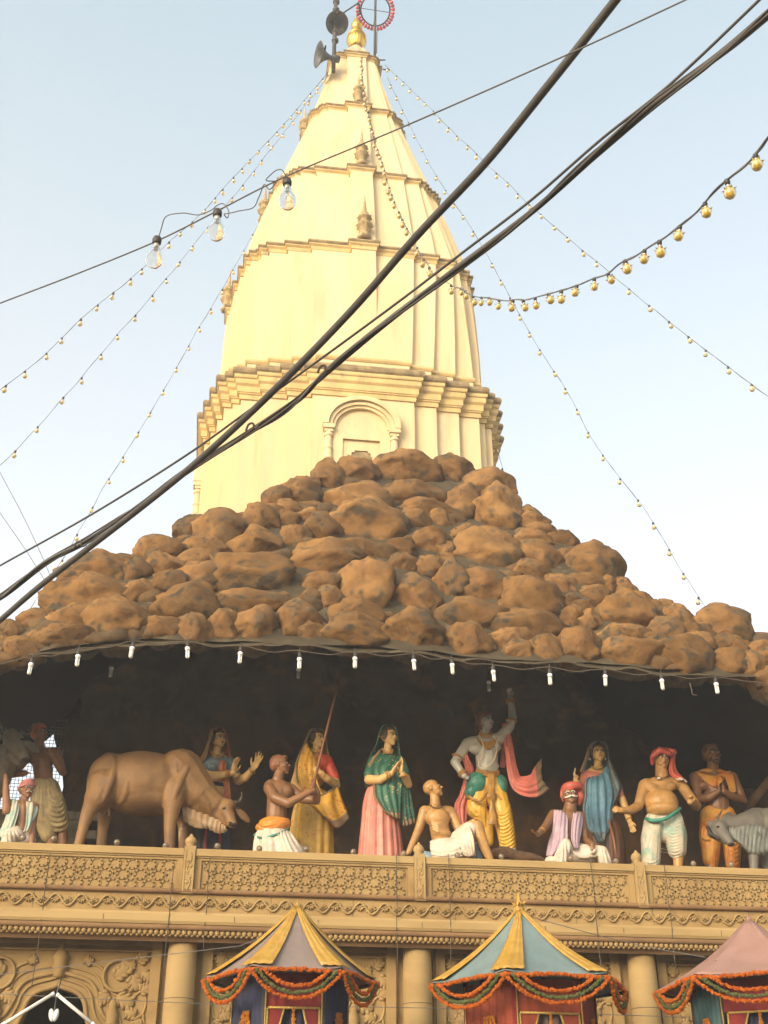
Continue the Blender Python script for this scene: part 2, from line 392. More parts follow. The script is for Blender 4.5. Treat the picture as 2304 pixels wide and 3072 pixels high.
# ------------------------------------------------------------------ tower
TX, TY = 2.13, 20.65
TW = thing('temple_tower', (TX,TY,0), 'tall cream temple spire with stepped ledges and gilt finial behind the rock mound', 'tower')
HT = [(15.3,2.66),(16.1,2.665),(17.3,2.60),(18.3,2.48),(18.9,2.39),(19.8,2.17),(20.8,1.89),(21.8,1.61),(23.05,1.26),(24.2,.95),(25.4,.68),(26.35,.51),(26.6,.48)]
W0 = [(15.3,.93),(18.3,1.03),(21.1,.93),(24.,.66),(26.4,.36)]
W1 = [(15.3,1.36),(18.3,1.5),(21.1,1.26),(24.,.75),(26.4,.42)]
W2 = [(15.3,1.80),(18.3,1.86),(21.1,1.36),(24.,.78),(26.4,.44)]
W3 = [(15.3,2.18),(18.3,2.0),(21.1,1.42),(24.,.80),(26.4,.46)]
def plan(h, w, z, o=0., strip=0., sp=0.):
    """stepped plan, counter-clockwise; w = half widths of the projections, strip = the narrow central rib"""
    D = [1*h, .96*h, .92*h, .88*h, .825*h]
    q = []
    s = strip+o if strip else .2*w[0]
    q += [(s, D[0]+sp*h+o), (s, D[0]+o)]
    q += [(w[0]+o, D[0]+o), (w[0]+o, D[1]+o), (w[1]+o, D[1]+o), (w[1]+o, D[2]+o), (w[2]+o, D[2]+o), (w[2]+o, D[3]+o), (w[3]+o, D[3]+o), (w[3]+o, D[4]+o)]
    q += [(D[4]+o, D[4]+o)]
    half = q+[(b, a) for a, b in q[-2::-1]]          # front centre to right centre, as (u, outward)
    ring = []
    for k in range(4):
        c, s_ = [(1,0),(0,1),(-1,0),(0,-1)][k]
        for u, d in half:
            x, y = u, -d
            ring.append((TX+x*c-y*s_, TY+x*s_+y*c, z))
    return ring
def ws(z): return [interp(t, z) for t in (W0, W1, W2, W3)]
WB = [.93, 1.36, 1.80, 2.21]
mb = MB(); mb.loft([plan(2.85, WB, z) for z in (7.5, 10, 12, 14.36)]); mb.build('shaft', M_cream, TW, smooth=False)
def rib(z): return max(0, min(1, (z-16.3)/1.8))*(.05+.012*(z-18)*(z > 18))
zs = [15.28+(26.45-15.28)*i/44 for i in range(45)]
mb = MB(); mb.loft([plan(interp(HT, z), ws(z), z, 0, .235+.02*max(0, min(1, (18.4-z)/2)), rib(z)) for z in zs]); mb.build('spire', M_cream, TW, smooth=False)
def band(name, prof, mat, h, w, strip=0, sp=0):
    mb = MB(); mb.loft([plan(h, w, z, o, strip, sp) for o, z in prof]); return mb.build(name, mat, TW, smooth=False)
band('cornice', [(-.05,14.33),(.03,14.331),(.035,14.42),(.055,14.43),(.06,14.455),(.075,14.46),(.08,14.58),(.115,14.62),(.12,14.635),(.12,14.72),(.14,14.73),(.15,14.75),(.15,14.80)], M_cornice, 2.85, WB)
band('cornice_roll', [(.0,14.80),(.15,14.801),(.18,14.83),(.19,14.87),(.18,14.92),(.15,14.96),(.09,14.985),(-.15,15.0)], M_soot_shade, 2.85, WB)
band('neck_band', [(-.2,14.98),(-.09,15.0),(-.09,15.09),(-.07,15.10),(-.065,15.2)], M_cream, 2.85, WB)
band('neck_roll', [(-.2,15.19),(-.05,15.2),(-.025,15.24),(-.03,15.285),(-.06,15.31),(-.2,15.325)], M_cornice, 2.85, WB)
for z in (18.35, 21.05, 23.92, 26.38):
    h, w = interp(HT, z-.12), ws(z-.12); k = .6+.4*min(1, h/2)
    sp = rib(z)
    band('ledge', [(-.05,z-.25*k),(.022,z-.249*k),(.026,z-.235*k),(.014,z-.23*k),(.02,z-.16*k),(.055,z-.125*k),(.06,z-.10*k)], M_cornice, h, w, .24, sp)
    band('ledge_roll', [(-.05,z-.10*k),(.062,z-.099*k),(.085,z-.07*k),(.085,z-.04*k),(.06,z-.01*k),(-.1,z+.01)], M_soot_shade, h, w, .24, sp)
M_fin = material('weathered_finial', (.44,.33,.17), (.30,.225,.115), .8, 9, bump=.15, bscale=20, spec=.2)
def finial(z, face, s):
    h = interp(HT, z+.15)*(1+rib(z+.2))
    c = {0: (TX,TY-h-.07), 1: (TX+h+.07,TY), 3: (TX-h-.07,TY)}[face]
    mb = MB(); pr = [(.10,0),(.135,.03),(.13,.07),(.085,.12),(.07,.16),(.10,.21),(.12,.30),(.16,.335),(.165,.36),(.10,.385),(.065,.43),(.085,.48),(.115,.53),(.145,.545),(.14,.575),(.08,.59),(.06,.62),(.085,.66),(.08,.69),(.045,.71),(.036,.82),(.02,1.0),(.004,1.2)]
    mb.lathe([(r*s, zz*s) for r, zz in pr], (*c, z), 20, lobes=10, amp=.10); mb.build('finial', M_fin, TW)
for z, s in ((18.36,1.0), (21.06,.95), (23.93,.85)):
    for f in (0, 1, 3): finial(z, f, s)
# ribbed cushion and gilt pot
mb = MB(); mb.lathe([(.40,0),(.43,.04),(.36,.1),(.33,.16)], (TX,TY,26.38), 32); mb.build('neck', M_cream, TW)
mb = MB(); mb.lathe([(.30,0),(.38,.1),(.42,.24),(.39,.4),(.30,.54),(.18,.66),(.12,.84)], (TX+.05,TY,26.46), 64, lobes=12, amp=.05); mb.build('ribbed_cushion', M_cream, TW)
kz = lambda y: 27.30+(530-y)*.0033
mb = MB(); mb.lathe([(.14,kz(535)),(.17,kz(515)),(.245,kz(470)),(.255,kz(440)),(.225,kz(410))], (TX+.06,TY,0), 64, lobes=20, amp=.03)
mb.build('gilt_pot', M_gold, TW)
mb = MB(); mb.lathe([(.225,kz(412)),(.245,kz(405)),(.235,kz(395)),(.16,kz(384)),(.15,kz(372)),(.165,kz(350)),(.15,kz(330)),(.125,kz(318)),(.125,kz(308)),(.15,kz(296)),(.155,kz(275)),(.145,kz(255)),(.115,kz(238)),(.09,kz(230)),(.095,kz(222)),(.085,kz(205)),(.06,kz(190)),(.035,kz(175)),(.03,kz(165)),(.02,kz(150)),(.003,kz(140))], (TX+.06,TY,0), 32)
mb.build('gilt_spire', M_gold, TW)
# arched niche on the front and on the left face (local u, outward d, z)
def niche(face):
    zt = 13.88; F0 = 2.85
    def tr(u, d, z): z += .42; return (TX+u-.04, TY-F0-d, z) if face == 0 else (TX-F0-d, TY-u, z)
    def bx(mb, u0, u1, d0, d1, z0, z1):
        mb.add([tr(u,d,z) for u, d, z in [(u0,d0,z0),(u1,d0,z0),(u1,d1,z0),(u0,d1,z0),(u0,d0,z1),(u1,d0,z1),(u1,d1,z1),(u0,d1,z1)]], [(3,2,1,0),(4,5,6,7),(0,1,5,4),(1,2,6,5),(2,3,7,6),(3,0,4,7)])
    n = 20
    def hood(mb, r0, r1, d0, d1, zc, rz):
        rings = []
        for i in range(n+1):
            a = PI*i/n; c, s = math.cos(a), math.sin(a)
            rings.append([tr(r0*c, d0, zc+rz*r0*s), tr(r0*c, d1, zc+rz*r0*s), tr(r1*c, d1, zc+rz*r1*s), tr(r1*c, d0, zc+rz*r1*s)])
        mb.loft(rings)
    a = MB(); hood(a, .60, .70, -.02, .16, 13.22, .92); hood(a, .53, .598, -.02, .11, 13.22, .9); hood(a, .47, .528, -.02, .07, 13.22, .9); a.build('niche_arch', M_cream, TW, smooth=False)
    for sg in (-1, 1):
        b = MB(); bx(b, sg*.59-.1, sg*.59+.1, -.02, .15, 13.13, 13.215); bx(b, sg*.59-.08, sg*.59+.08, -.02, .12, 13.07, 13.128)
        x, y, _ = tr(sg*.59, .06, 0)
        b.lathe([(.075,12.98),(.085,13.0),(.08,13.04),(.06,13.068)], (x,y,.42), 18)
        b.lathe([(.075,11.0),(.075,12.5),(.09,12.53),(.075,12.56),(.068,12.7),(.085,12.73),(.068,12.76),(.062,12.98)], (x,y,.42), 18); b.build('niche_pillar', M_cream, TW, smooth=False)
    p = MB(); bx(p, -.52, -.33, -.01, .05, 11, 13.2); bx(p, .33, .52, -.01, .05, 11, 13.2); bx(p, -.33, .33, -.01, .05, 12.98, 13.2); p.build('niche_panel', M_cream, TW, smooth=False)
    q = MB(); oc = [(-.33,11),(-.20,11),(-.20,12.62),(-.17,12.65),(-.17,12.70),(-.12,12.72),(-.12,12.76),(.12,12.76),(.12,12.72),(.17,12.70),(.17,12.65),(.20,12.62),(.20,11),(.33,11),(.33,12.90),(-.33,12.90)]
    L = len(oc); q.add([tr(u, .0, z) for u, z in oc]+[tr(u, .025, z) for u, z in oc], [(i, (i+1) % L, (i+1) % L+L, i+L) for i in range(L)])
    # front face of the cusped plate, strip by strip
    for u0, u1, z0 in [(-.33,-.20,11),(.20,.33,11),(-.20,-.17,12.65),(.17,.20,12.65),(-.17,-.12,12.72),(.12,.17,12.72),(-.12,.12,12.76)]: bx(q, u0, u1, .0, .026, z0, 12.90)
    q.build('niche_frame', M_cream, TW, smooth=False)
    r = MB(); bx(r, -.199, .199, -.004, .004, 12.28, 12.759); r.build('niche_shade_panel', M_soot_shade, TW, smooth=False)  # dark panel paints the alcove's shade on the flat wall
niche(0); niche(3)

# ------------------------------------------------------------------ rock mound over the grotto
MD = thing('rock_mound', (2.2,14.5,FLOOR), 'artificial mountain of ochre and grey boulders over the grotto, in front of the tower', 'rock mound')
EDGE = [(-9,6.3)]+[(P(x,y,13.3).x, P(x,y,13.3).z) for x, y in [(-120,2035),(0,1994),(130,1962),(278,1938),(444,1924),(604,1934),(1152,1950),(1464,1987),(1846,2002),(2110,2028),(2304,2043),(2500,2060)]]+[(14,6.9)]
TOP = [(-9,7.40),(-5,7.50),(-3.4,7.60),(-2.76,7.60),(-2.25,8.10),(-2,8.75),(-1.41,9.18),(-0.75,9.63),(-0.55,10.23),(0.35,10.53),(0.91,11.48),(1.3,11.93),(2.6,12.28),(3.7,12.23),(4.4,11.46),(4.55,10.86),(5,10.46),(5.3,9.61),(5.6,9.16),(5.9,8.56),(6.5,8.21),(6.86,7.66),(7.15,7.56),(8.5,7.48),(14,7.08)]
SL = .72
def ze(x): return interp(EDGE, x)
def zt(x): return max(interp(TOP, x), ze(x)+.25)
def msurf(x, t):
    a, b = ze(x), zt(x); z = lerp(a, b, t); return V((x, 13.3+SL*(z-a), z))
mb = MB(); rows = []; XS = [-8.5+i*.09 for i in range(240)]
for k in range(0, 33):
    r = []
    for x in XS:
        if k < 0: p = V((x, 13.33, ze(x)-.01))
        elif k <= 28: p = msurf(x, k/28)
        else: p = msurf(x, 1)+V((0, .3*(k-28), -.012*(k-28)**2))
        n_ = noise.noise(p*1.6)*.10+noise.noise(p*5)*.04
        if k >= 0: p = p+V((0, -.5, .6))*n_
        else: p = p+V((0, .0, noise.noise(p*2.5)*.05))
        if k == 0: p.z += noise.noise(V((x*2.2,0,3)))*.05
        r.append(p)
    rows.append(r)
mb.sheet(rows); mb.build('cement_bed', M_cement, MD)
# boulders (centre, half width, half height in the two photo details)
RK = [(0,r) for r in [(20,870,30,40),(100,875,75,45),(60,800,45,40),(160,750,65,45),(150,815,40,25),(220,730,35,30),(290,820,110,50),(320,750,95,50),(430,540,130,60),(420,640,110,75),(570,540,65,50),(600,630,70,50),(520,750,115,85),(690,450,95,50),(720,520,75,50),(650,600,40,30),(795,410,45,30),(890,500,110,45),(900,440,90,45),(735,590,70,55),(870,570,90,60),(940,365,105,80),(1110,430,95,70),(1110,325,75,60),(1245,310,50,35),(1075,560,175,75),(810,690,130,75),(1060,680,150,45),(1170,680,85,40),(700,785,75,45),(841,790,65,60),(975,770,60,55),(1090,775,85,70),(1130,725,50,30),(1290,760,90,70),(1340,790,70,45),(1400,590,80,45),(1335,655,50,45),(1420,660,55,45),(1400,485,130,65),(1280,390,60,60),(1400,365,80,60),(1560,340,140,90),(1355,300,60,35),(1290,200,85,60),(1200,230,55,55),(1310,155,60,25),(1420,130,60,75),(1540,115,75,60),(1540,235,120,65),(1570,450,100,40),(1250,265,65,30),(1353,255,60,25),(1600,600,110,100),(1540,720,90,60),(1540,800,120,55)]]
RK += [(1,r) for r in [(85,100,125,75),(300,110,80,60),(460,170,90,55),(120,210,130,50),(335,245,70,80),(475,280,95,95),(180,275,110,35),(140,310,65,40),(245,310,45,40),(640,325,60,40),(650,400,75,40),(200,400,75,60),(265,440,40,40),(360,370,60,35),(450,450,130,80),(512,390,50,30),(670,480,90,65),(60,440,60,45),(80,515,55,45),(190,520,55,45),(290,580,65,80),(420,610,90,65),(640,545,80,45),(640,660,125,85),(140,650,80,80),(380,730,125,70),(110,800,110,75),(640,780,150,55),(370,840,90,60),(320,800,40,25),(550,830,80,45),(580,875,55,35),(710,875,70,50),(830,870,75,60),(880,830,45,35),(840,790,40,20),(815,730,45,40),(890,750,45,45),(870,690,50,30),(760,600,60,45),(805,660,40,25),(880,510,110,75),(880,585,75,40),(910,640,70,40),(960,600,50,40),(1040,610,55,35),(1050,720,120,75),(1090,660,60,30),(1150,700,50,35),(1210,690,50,30),(1270,750,75,50),(1220,800,75,50),(1030,820,90,50),(1140,840,50,35),(1070,890,120,60),(1450,780,110,70),(1360,850,65,50),(1280,910,110,70),(1450,860,50,40),(1520,870,55,40),(1470,930,85,55),(1620,880,60,40),(1580,950,60,50),(1640,940,40,40),(770,465,40,25),(1370,790,40,30),(1700,930,70,60),(30,330,60,60),(270,470,30,25),(560,560,40,30)]]
RK.sort(key=lambda r: -r[1][2]*r[1][3])
import bmesh as _bm
def boulder(c, rx, rz, seed):
    rnd = random.Random(seed); bm = _bm.new(); _bm.ops.create_icosphere(bm, subdivisions=4, radius=1)
    planes = []; brush = []
    for i in range(8):
        d = V((rnd.uniform(-1,1), rnd.uniform(-1.1,.35), rnd.uniform(-1,1))).normalized(); planes.append((d, rnd.uniform(.64,.88)))
    off = V((rnd.uniform(-50,50), rnd.uniform(-50,50), rnd.uniform(-50,50)))
    ta = rnd.uniform(-.35, .35); Mr = Matrix.Rotation(ta, 3, 'Y')
    for v in bm.verts:
        p = v.co.copy(); u = p.normalized()
        fc = []
        for d, h in planes:
            e = p.dot(d)-h
            if e > 0: p -= d*e*.86; fc.append(e)
        fc.sort()
        bz = (fc[-1]-(fc[-2] if len(fc) > 1 else 0)) if fc else -.1       # flat of a facet: brushed ochre; rounded arrises stay grey
        # folds that sag across the boulder like creased cloth
        w = math.sin(u.x*3.1+u.z*7+noise.noise(u*1.3+off)*4+off.x); w2 = math.sin(u.x*6+u.z*13+noise.noise(u*2.1-off)*5+off.y)
        gb = math.exp(-(math.sin(u.x*2.2-u.z*4+noise.noise(u*1.7+off*2)*5+off.z)/.33)**2)          # bands the brush missed
        brush.append(max(0, min(.95, .80+min(.12, bz*1.5)-.5*gb-.7*max(0, u.y+.02))))
        cr_ = math.exp(-(w/.15)**2)
        p += u*(.06*w*abs(w)+.022*w2-.15*cr_*(.5+noise.noise(u*2+off))+.10*noise.noise(u*1.5+off)+.05*noise.noise(u*4+off)+.028*noise.noise(u*9+off))
        v.co = p
    ry = .74*min(rx, rz)+.22*max(rx, rz)
    T = Matrix.Rotation(-.55, 3, 'X')                 # lie back on the slope
    for v in bm.verts:
        p = Mr @ v.co; v.co = V((p.x*rx, p.y*ry, p.z*rz*1.04)); v.co = T @ v.co
    me = bpy.data.meshes.new('rock'); bm.to_mesh(me); bm.free()
    at = me.attributes.new('brush', 'FLOAT', 'POINT'); at.data.foreach_set('value', brush)
    me.polygons.foreach_set('use_smooth', [True]*len(me.polygons))
    # a few hard creases
    o = bpy.data.objects.new('rock', me); COL.objects.link(o); me.materials.append(M_rock); o.location = c
    adopt(o, MD); return o
small = []
EXTRA = []
for i, x in enumerate([-2.05,-1.9,-1.7,-1.4,-1.0,-.55,-.3,.1,.5,.85,4.2,4.45,4.6,4.9,5.2,5.45,5.75,6.1,6.5,6.9,7.3,7.7,-2.7,-3.2]):
    rnd = random.Random(i); b_ = rnd.uniform(.2,.3); EXTRA.append((msurf(x, 1)+V((0,-.10,-b_*.95-.06)), rnd.uniform(.26,.42), b_))
for i, (zn, (cx, cy, rw, rh)) in enumerate(RK):
    x = (0 if zn == 0 else 1152)+cx/1.44; y = 1350+cy/1.44; Y = 15.
    for k in range(25):
        p = P(x, y, Y); Y = 13.3+SL*(p.z-ze(p.x))
    c = P(x, y, Y+.05); m = (c-V((0,0,EYE))).dot(FW)/FPX/1.44
    o = boulder(c, rw*m*1.40, rh*m*1.62, i)
    if i >= 100: small.append(o)
for j, (c, a, b) in enumerate(EXTRA): small.append(boulder(c, a, b, 500+j))
# the smallest stones are one part
sb = MB(); BR = []
for o in small:
    sb.add([V(v.co)+o.location for v in o.data.vertices], [tuple(p.vertices) for p in o.data.polygons]); me = o.data; BR += [a.value for a in me.attributes['brush'].data]; bpy.data.objects.remove(o); bpy.data.meshes.remove(me)
# more gap stones and lumps of cement between them
for i in range(260):
    rnd = random.Random(900+i); x = rnd.uniform(-3.2, 7.6); t = rnd.uniform(.04, .98); r = rnd.uniform(.07, .17)
    if i >= 150: x = rnd.choice((rnd.uniform(-8,-3.3), rnd.uniform(7.7,12))); r = rnd.uniform(.14, .27); t = rnd.uniform(.1,.85)
    c = msurf(x, t)
    if i < 150 and zt(x)-ze(x) < .5 and t > .8: continue
    b = MB(); of = V((i*3.1,i*1.7,i)); n0 = len(sb.v); sb.ell(c+V((0,.04,-.02)), (r*1.5, r, r*.9), None, 14, 9)
    for k in range(n0, len(sb.v)):
        p = V(sb.v[k]); sb.v[k] = tuple(p+(p-c)*(.5*noise.noise((p-c)*4/r*.3+of)))
BR += [.55]*(len(sb.v)-len(BR)); so = sb.build('small_stones', M_rock, MD); so['kind'] = 'stuff'
if len(so.data.vertices) == len(BR): so.data.attributes.new('brush','FLOAT','POINT').data.foreach_set('value', BR)
# grotto: ceiling, back wall with an opening on the left, brick sill
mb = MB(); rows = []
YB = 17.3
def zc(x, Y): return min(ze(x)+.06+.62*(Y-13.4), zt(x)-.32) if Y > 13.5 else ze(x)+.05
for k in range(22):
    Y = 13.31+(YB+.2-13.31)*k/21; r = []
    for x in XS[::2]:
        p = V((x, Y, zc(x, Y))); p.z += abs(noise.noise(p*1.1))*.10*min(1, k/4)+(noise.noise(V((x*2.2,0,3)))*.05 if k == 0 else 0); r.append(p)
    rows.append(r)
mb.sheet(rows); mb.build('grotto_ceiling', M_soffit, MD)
XO = P(165, 2300, YB).x
mb = MB(); rows = []
for k in range(60):
    z = 4.9+k*.085; r = []
    for i in range(150):
        xo = XO+.14*math.sin(z*3)+.12*(6.9-z)*(z < 6.9)
        x = xo+(13-xo)*(i/149)**1.0; p = V((x, YB, z))
        f = noise.noise(V((x*.9,1.3,z*.7)))*.5+noise.noise(V((x*2.6,4,z*1.7)))*.22+noise.noise(V((x*7,4,z*6)))*.06
        p.y += -.6*f-.05*abs(noise.noise(V((x*3,7,z*2.2)))); 
        p.x += .05*noise.noise(V((z*3,i,0)))*(i < 2)
        r.append(p)
    rows.append(r)
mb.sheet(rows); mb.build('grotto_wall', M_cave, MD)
zo = P(150, 2185, YB).z
mb = MB(); mb.box((XO-6,YB-.05,zo+.0), (XO+.25,YB+.1,8.1)); mb.build('opening_lintel', M_soffit, MD, smooth=False)
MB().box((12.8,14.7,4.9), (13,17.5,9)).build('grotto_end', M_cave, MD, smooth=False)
M_brick = material('whitewashed_brick', (.42,.38,.31), (.30,.26,.2), .9, 6, bump=.5, bscale=14)
zb = P(100, 2437, YB-.35).z
mb = MB()
for row in range(8):
    z0 = zb-.125*(row+1); x = -6.0+(row % 2)*.16
    while x < XO+.55:
        mb.box((x+.006,YB-.5+random.uniform(0,.015),z0+.006), (x+.30,YB-.25,z0+.119)); x += .315
mb.box((-6,YB-.47,4.9), (XO+.55,YB-.3,zb-.01))
bw = mb.build('brick_sill_wall', M_brick, None, smooth=False); recenter(bw, (-2.5,YB-.4,4.9)); tag(bw, 'low pale brick wall under the bright mesh opening behind the turbaned men', 'wall')
M_wire = material('galvanised_wire', (.30,.31,.31), None, .5)
mb = MB()
for i in range(61):
    x = XO-2.9+i*.05
    mb.tube([(x,YB-.16,zb-.05), (x,YB-.16,zo+.1)], .0045, 4)
for i in range(60):
    z = zb+i*.05
    if z < zo+.1: mb.tube([(XO-2.9,YB-.165,z), (XO+.12,YB-.165,z)], .0045, 4)
mw = mb.build('wire_screen', M_wire, None); recenter(mw, (XO-1,YB-.16,zb)); tag(mw, 'square wire mesh screen closing the bright opening at the left end of the grotto', 'screen')

# unseen building added across the street, behind the camera, to shut off the low sky
M_plast = material('street_plaster', (.34,.27,.19), (.27,.21,.15), .9, .5, bump=.1); M_shut = paint('shutter_paint', (.10,.13,.11), .6)
OB = thing('sky_blocking_building', (0,-12,0), 'plain plastered building added out of view across the street to block the low sky', 'building')
MB().box((-38,-20,0), (38,-11,5.6)).build('wall', M_plast, OB, smooth=False); MB().box((-38.2,-20.2,5.6), (38.2,-10.8,5.95)).build('parapet', M_plast, OB, smooth=False)
for i in range(12):
    for z in (.9, 3.4):
        x = -33+i*6; w_ = MB().box((x-.7,-11.02,z), (x+.7,-10.9,z+1.9)).build('window', M_shut, OB, smooth=False); MB().box((x-.85,-10.98,z-.12), (x+.85,-10.8,z-.003)).build('sill', M_plast, w_, smooth=False)
# ------------------------------------------------------------------ cables and strings of bulbs
M_rubber = material('black_rubber', (.055,.05,.046), (.075,.068,.06), .55, 5)
M_cord = material('brown_cord', (.10,.075,.05), (.07,.055,.04), .8, 10)
M_strand = material('grey_wire', (.12,.115,.11), None, .6)
M_amber = material('amber_bulb_plastic', (.62,.44,.07), (.52,.35,.05), .25, 20, trans=.35, spec=.5)
M_pale = material('pale_yellow_bulb', (.66,.55,.25), None, .2, trans=.45, spec=.5)
M_clear = material('clear_glass', (.86,.85,.82), None, .14, trans=.93, spec=.5); M_clear.node_tree.nodes['Principled BSDF'].inputs['IOR'].default_value = 1.08
M_sock = material('bulb_socket', (.05,.045,.04), None, .5)
M_brass = material('cap_metal', (.55,.50,.42), None, .35, metal=.8)
K = 2304/1659
def path3(pts, d0, d1, k=10):
    """photo points of a straight run, given real depth: 1/depth runs evenly along the image"""
    pts = [V((x*K, y*K, 0)) for x, y in pts]; pts = cr(pts, k); L = arclen(pts)
    return [PD(p.x, p.y, 1/lerp(1/d0, 1/d1, l/L[-1])) for p, l in zip(pts, L)]
def extend(pts, a=0., b=0.):
    """carry a run on past the edge of the picture"""
    pts = list(pts)
    if a: d = (pts[0]-pts[2]).normalized(); pts = [pts[0]+d*a*k/5 for k in range(5, 0, -1)]+pts
    if b: d = (pts[-1]-pts[-3]).normalized(); pts = pts+[pts[-1]+d*b*k/5 for k in range(1, 6)]
    return pts
def wobble(pts, a, f, seed):
    return [p+V((noise.noise(p*f+V((seed,0,0))), noise.noise(p*f+V((0,seed,0))), noise.noise(p*f+V((0,0,seed)))))*a for p in pts]
def cable(name, pts, r, mat, label, cat, group=None):
    o = MB().tube(pts, r, 10).build(name, mat); c = pts[len(pts)//2]; recenter(o, c); return tag(o, label, cat, group)
c1 = path3([(-60,1388),(0,1340),(100,1255),(300,1100),(440,985),(600,835),(760,670),(900,510),(1050,350),(1180,190),(1330,0),(1390,-80)], 7.6, 4.4); c1 = extend(c1, 9, 7)
cable('power_cable', c1, .0175, M_rubber, 'thickest smooth black cable running from lower left to the top edge', 'cable')
c3 = path3([(-60,1260),(0,1222),(200,1110),(400,985),(540,885),(700,770),(870,645),(1000,545),(1150,430),(1300,300),(1450,180),(1640,0),(1700,-60)], 8.5, 5.0); c3 = extend(c3, 9, 7)
cable('power_cable', c3, .0068, M_rubber, 'thin single black cable running just above the twisted bundle', 'cable')
c2 = path3([(-60,1318),(0,1290),(100,1215),(200,1160),(300,1095),(400,1020),(540,935),(640,865),(720,790),(830,700),(960,600),(1080,510),(1180,430),(1290,330),(1400,235),(1540,130),(1659,30),(1720,-20)], 8.0, 4.6, 14); c2 = extend(c2, 9, 7)
mb = MB(); L = arclen(c2)
bt = thing('cable_bundle', c2[len(c2)//2], 'bundle of loosely twisted black wires with one frayed brown strand', 'cable')
for i in range(6):
    p3 = []
    for k, p in enumerate(c2):
        a = L[k]*(2.1+.3*noise.noise(V((L[k],i,0))))+i*TAU/5; rr = (.014+.013*noise.noise(V((L[k]*.8,i*7,1))))*(1 if i else 0)
        t = (c2[min(k+1, len(c2)-1)]-c2[max(k-1, 0)]).normalized(); u = t.cross(V((0,0,1))).normalized(); v = u.cross(t)
        p3.append(p+u*rr*math.cos(a)+v*rr*math.sin(a))
    MB().tube(p3, (.0115,.0065,.006,.0065,.0055,.004)[i], 8).build('strand', (M_rubber,M_rubber,M_rubber,M_strand,M_rubber,M_cord)[i], bt)
for j, (x, y) in enumerate([(173,1180),(545,925),(700,800)]):
    s = K; q = [PD((x+dx)*s, (y+dy)*s, 7.2-.0019*x) for dx, dy in [(-14,6),(-8,-8),(2,-10),(4,0),(14,-4)]]
    MB().tube(cr(q, 5), .006, 6).build('loose_end', M_cord if j else M_rubber, bt)
w1 = path3([(-60,680),(0,655),(170,590),(340,520),(470,455),(620,380),(880,270),(1210,125),(1480,0),(1560,-40)], 5.2, 4.2); w1b = extend(w1, 8, 6)
big = thing('festoon_wire', w1[20], 'thin dark wire crossing the tower and carrying three large clear bulbs', 'light string')
MB().tube(w1b, .0034, 6).build('wire', M_strand, big)
for pts in [[(340,515),(348,492),(360,468),(392,461),(430,464),(455,455),(470,442),(485,440),(495,455),(492,470),(484,462)],[(484,462),(510,458),(545,450),(560,425),(572,398),(582,410),(595,392),(575,390),(590,372),(606,368),(616,380)]]:
    q = wobble(path3(pts, 4.75, 4.6, 6), .006, 14, 3); MB().tube(q, .0022, 5).build('loose_wire', M_strand, big)
def bulb_mesh(kind):
    """glass in local coordinates, hanging from the origin"""
    g = MB(); s = MB(); x = None
    if kind == 'large':
        g.lathe([(.013,-.046),(.017,-.052),(.018,-.062),(.022,-.075),(.030,-.092),(.035,-.112),(.033,-.13),(.024,-.145),(.010,-.152),(.001,-.153)], n=24)
        s.lathe([(.004,.004),(.016,.0),(.019,-.012),(.018,-.028),(.014,-.034)], n=16); x = MB()
        x.lathe([(.0125,-.033),(.0125,-.05),(.009,-.052)], n=14); x.tube([(.004,0,-.05),(.010,0,-.085),(-.010,0,-.088),(-.004,0,-.05)], .0009, 5)
    elif kind == 'petal':
        g.lathe([(.012,-.046),(.020,-.058),(.029,-.068),(.031,-.085),(.026,-.104),(.014,-.113),(.001,-.114)], n=12, lobes=6, amp=.06)
        for i in range(6):
            a = TAU*i/6; c, q = math.cos(a), math.sin(a); g.add([(c*.024-q*.01,q*.024+c*.01,-.064),(c*.024+q*.01,q*.024-c*.01,-.064),(c*.043,q*.043,-.057)], [(0,1,2),(2,1,0)])
        s.lathe([(.004,.004),(.014,0),(.016,-.014),(.013,-.03)], n=10); x = MB(); x.lathe([(.011,-.029),(.011,-.047)], n=10)
    else:
        g.lathe([(.012,-.035),(.019,-.05),(.030,-.065),(.033,-.082),(.026,-.10),(.012,-.11),(.001,-.111)], n=10)
        s.lathe([(.004,.004),(.014,0),(.016,-.014),(.013,-.036)], n=8)
    return g.mesh('bulb'), s.mesh('socket'), x.mesh('cap') if x else None
BM = {k: bulb_mesh(k) for k in ('large','petal','small')}
def hang(parent, p, kind, mat, sc=1., tilt=(0,0)):
    g, s, x = BM[kind]
    b = link('bulb', g, mat if not g.materials else None, parent); b.location = p; b.scale = (sc,sc,sc); b.rotation_euler = (*tilt, random.uniform(0, 6))
    b.matrix_parent_inverse = parent.matrix_basis.inverted()
    if b.material_slots and b.material_slots[0].material != mat: b.material_slots[0].link = 'OBJECT'; b.material_slots[0].material = mat
    for me, m in ((s, M_sock), (x, M_brass)):
        if me:
            c = link(me.name.split('.')[0], me, m if not me.materials else None); c.parent = b
for x, y in [(340,514),(470,455),(620,388)]:
    p = min(w1, key=lambda q: (V(proj_(q))-V((x*K,y*K))).length) if False else PD(x*K, y*K, 4.85 if x < 400 else 4.78)
    hang(big, p, 'large', M_clear, 1.0, (random.uniform(-.1,.1), random.uniform(-.06,.06)))
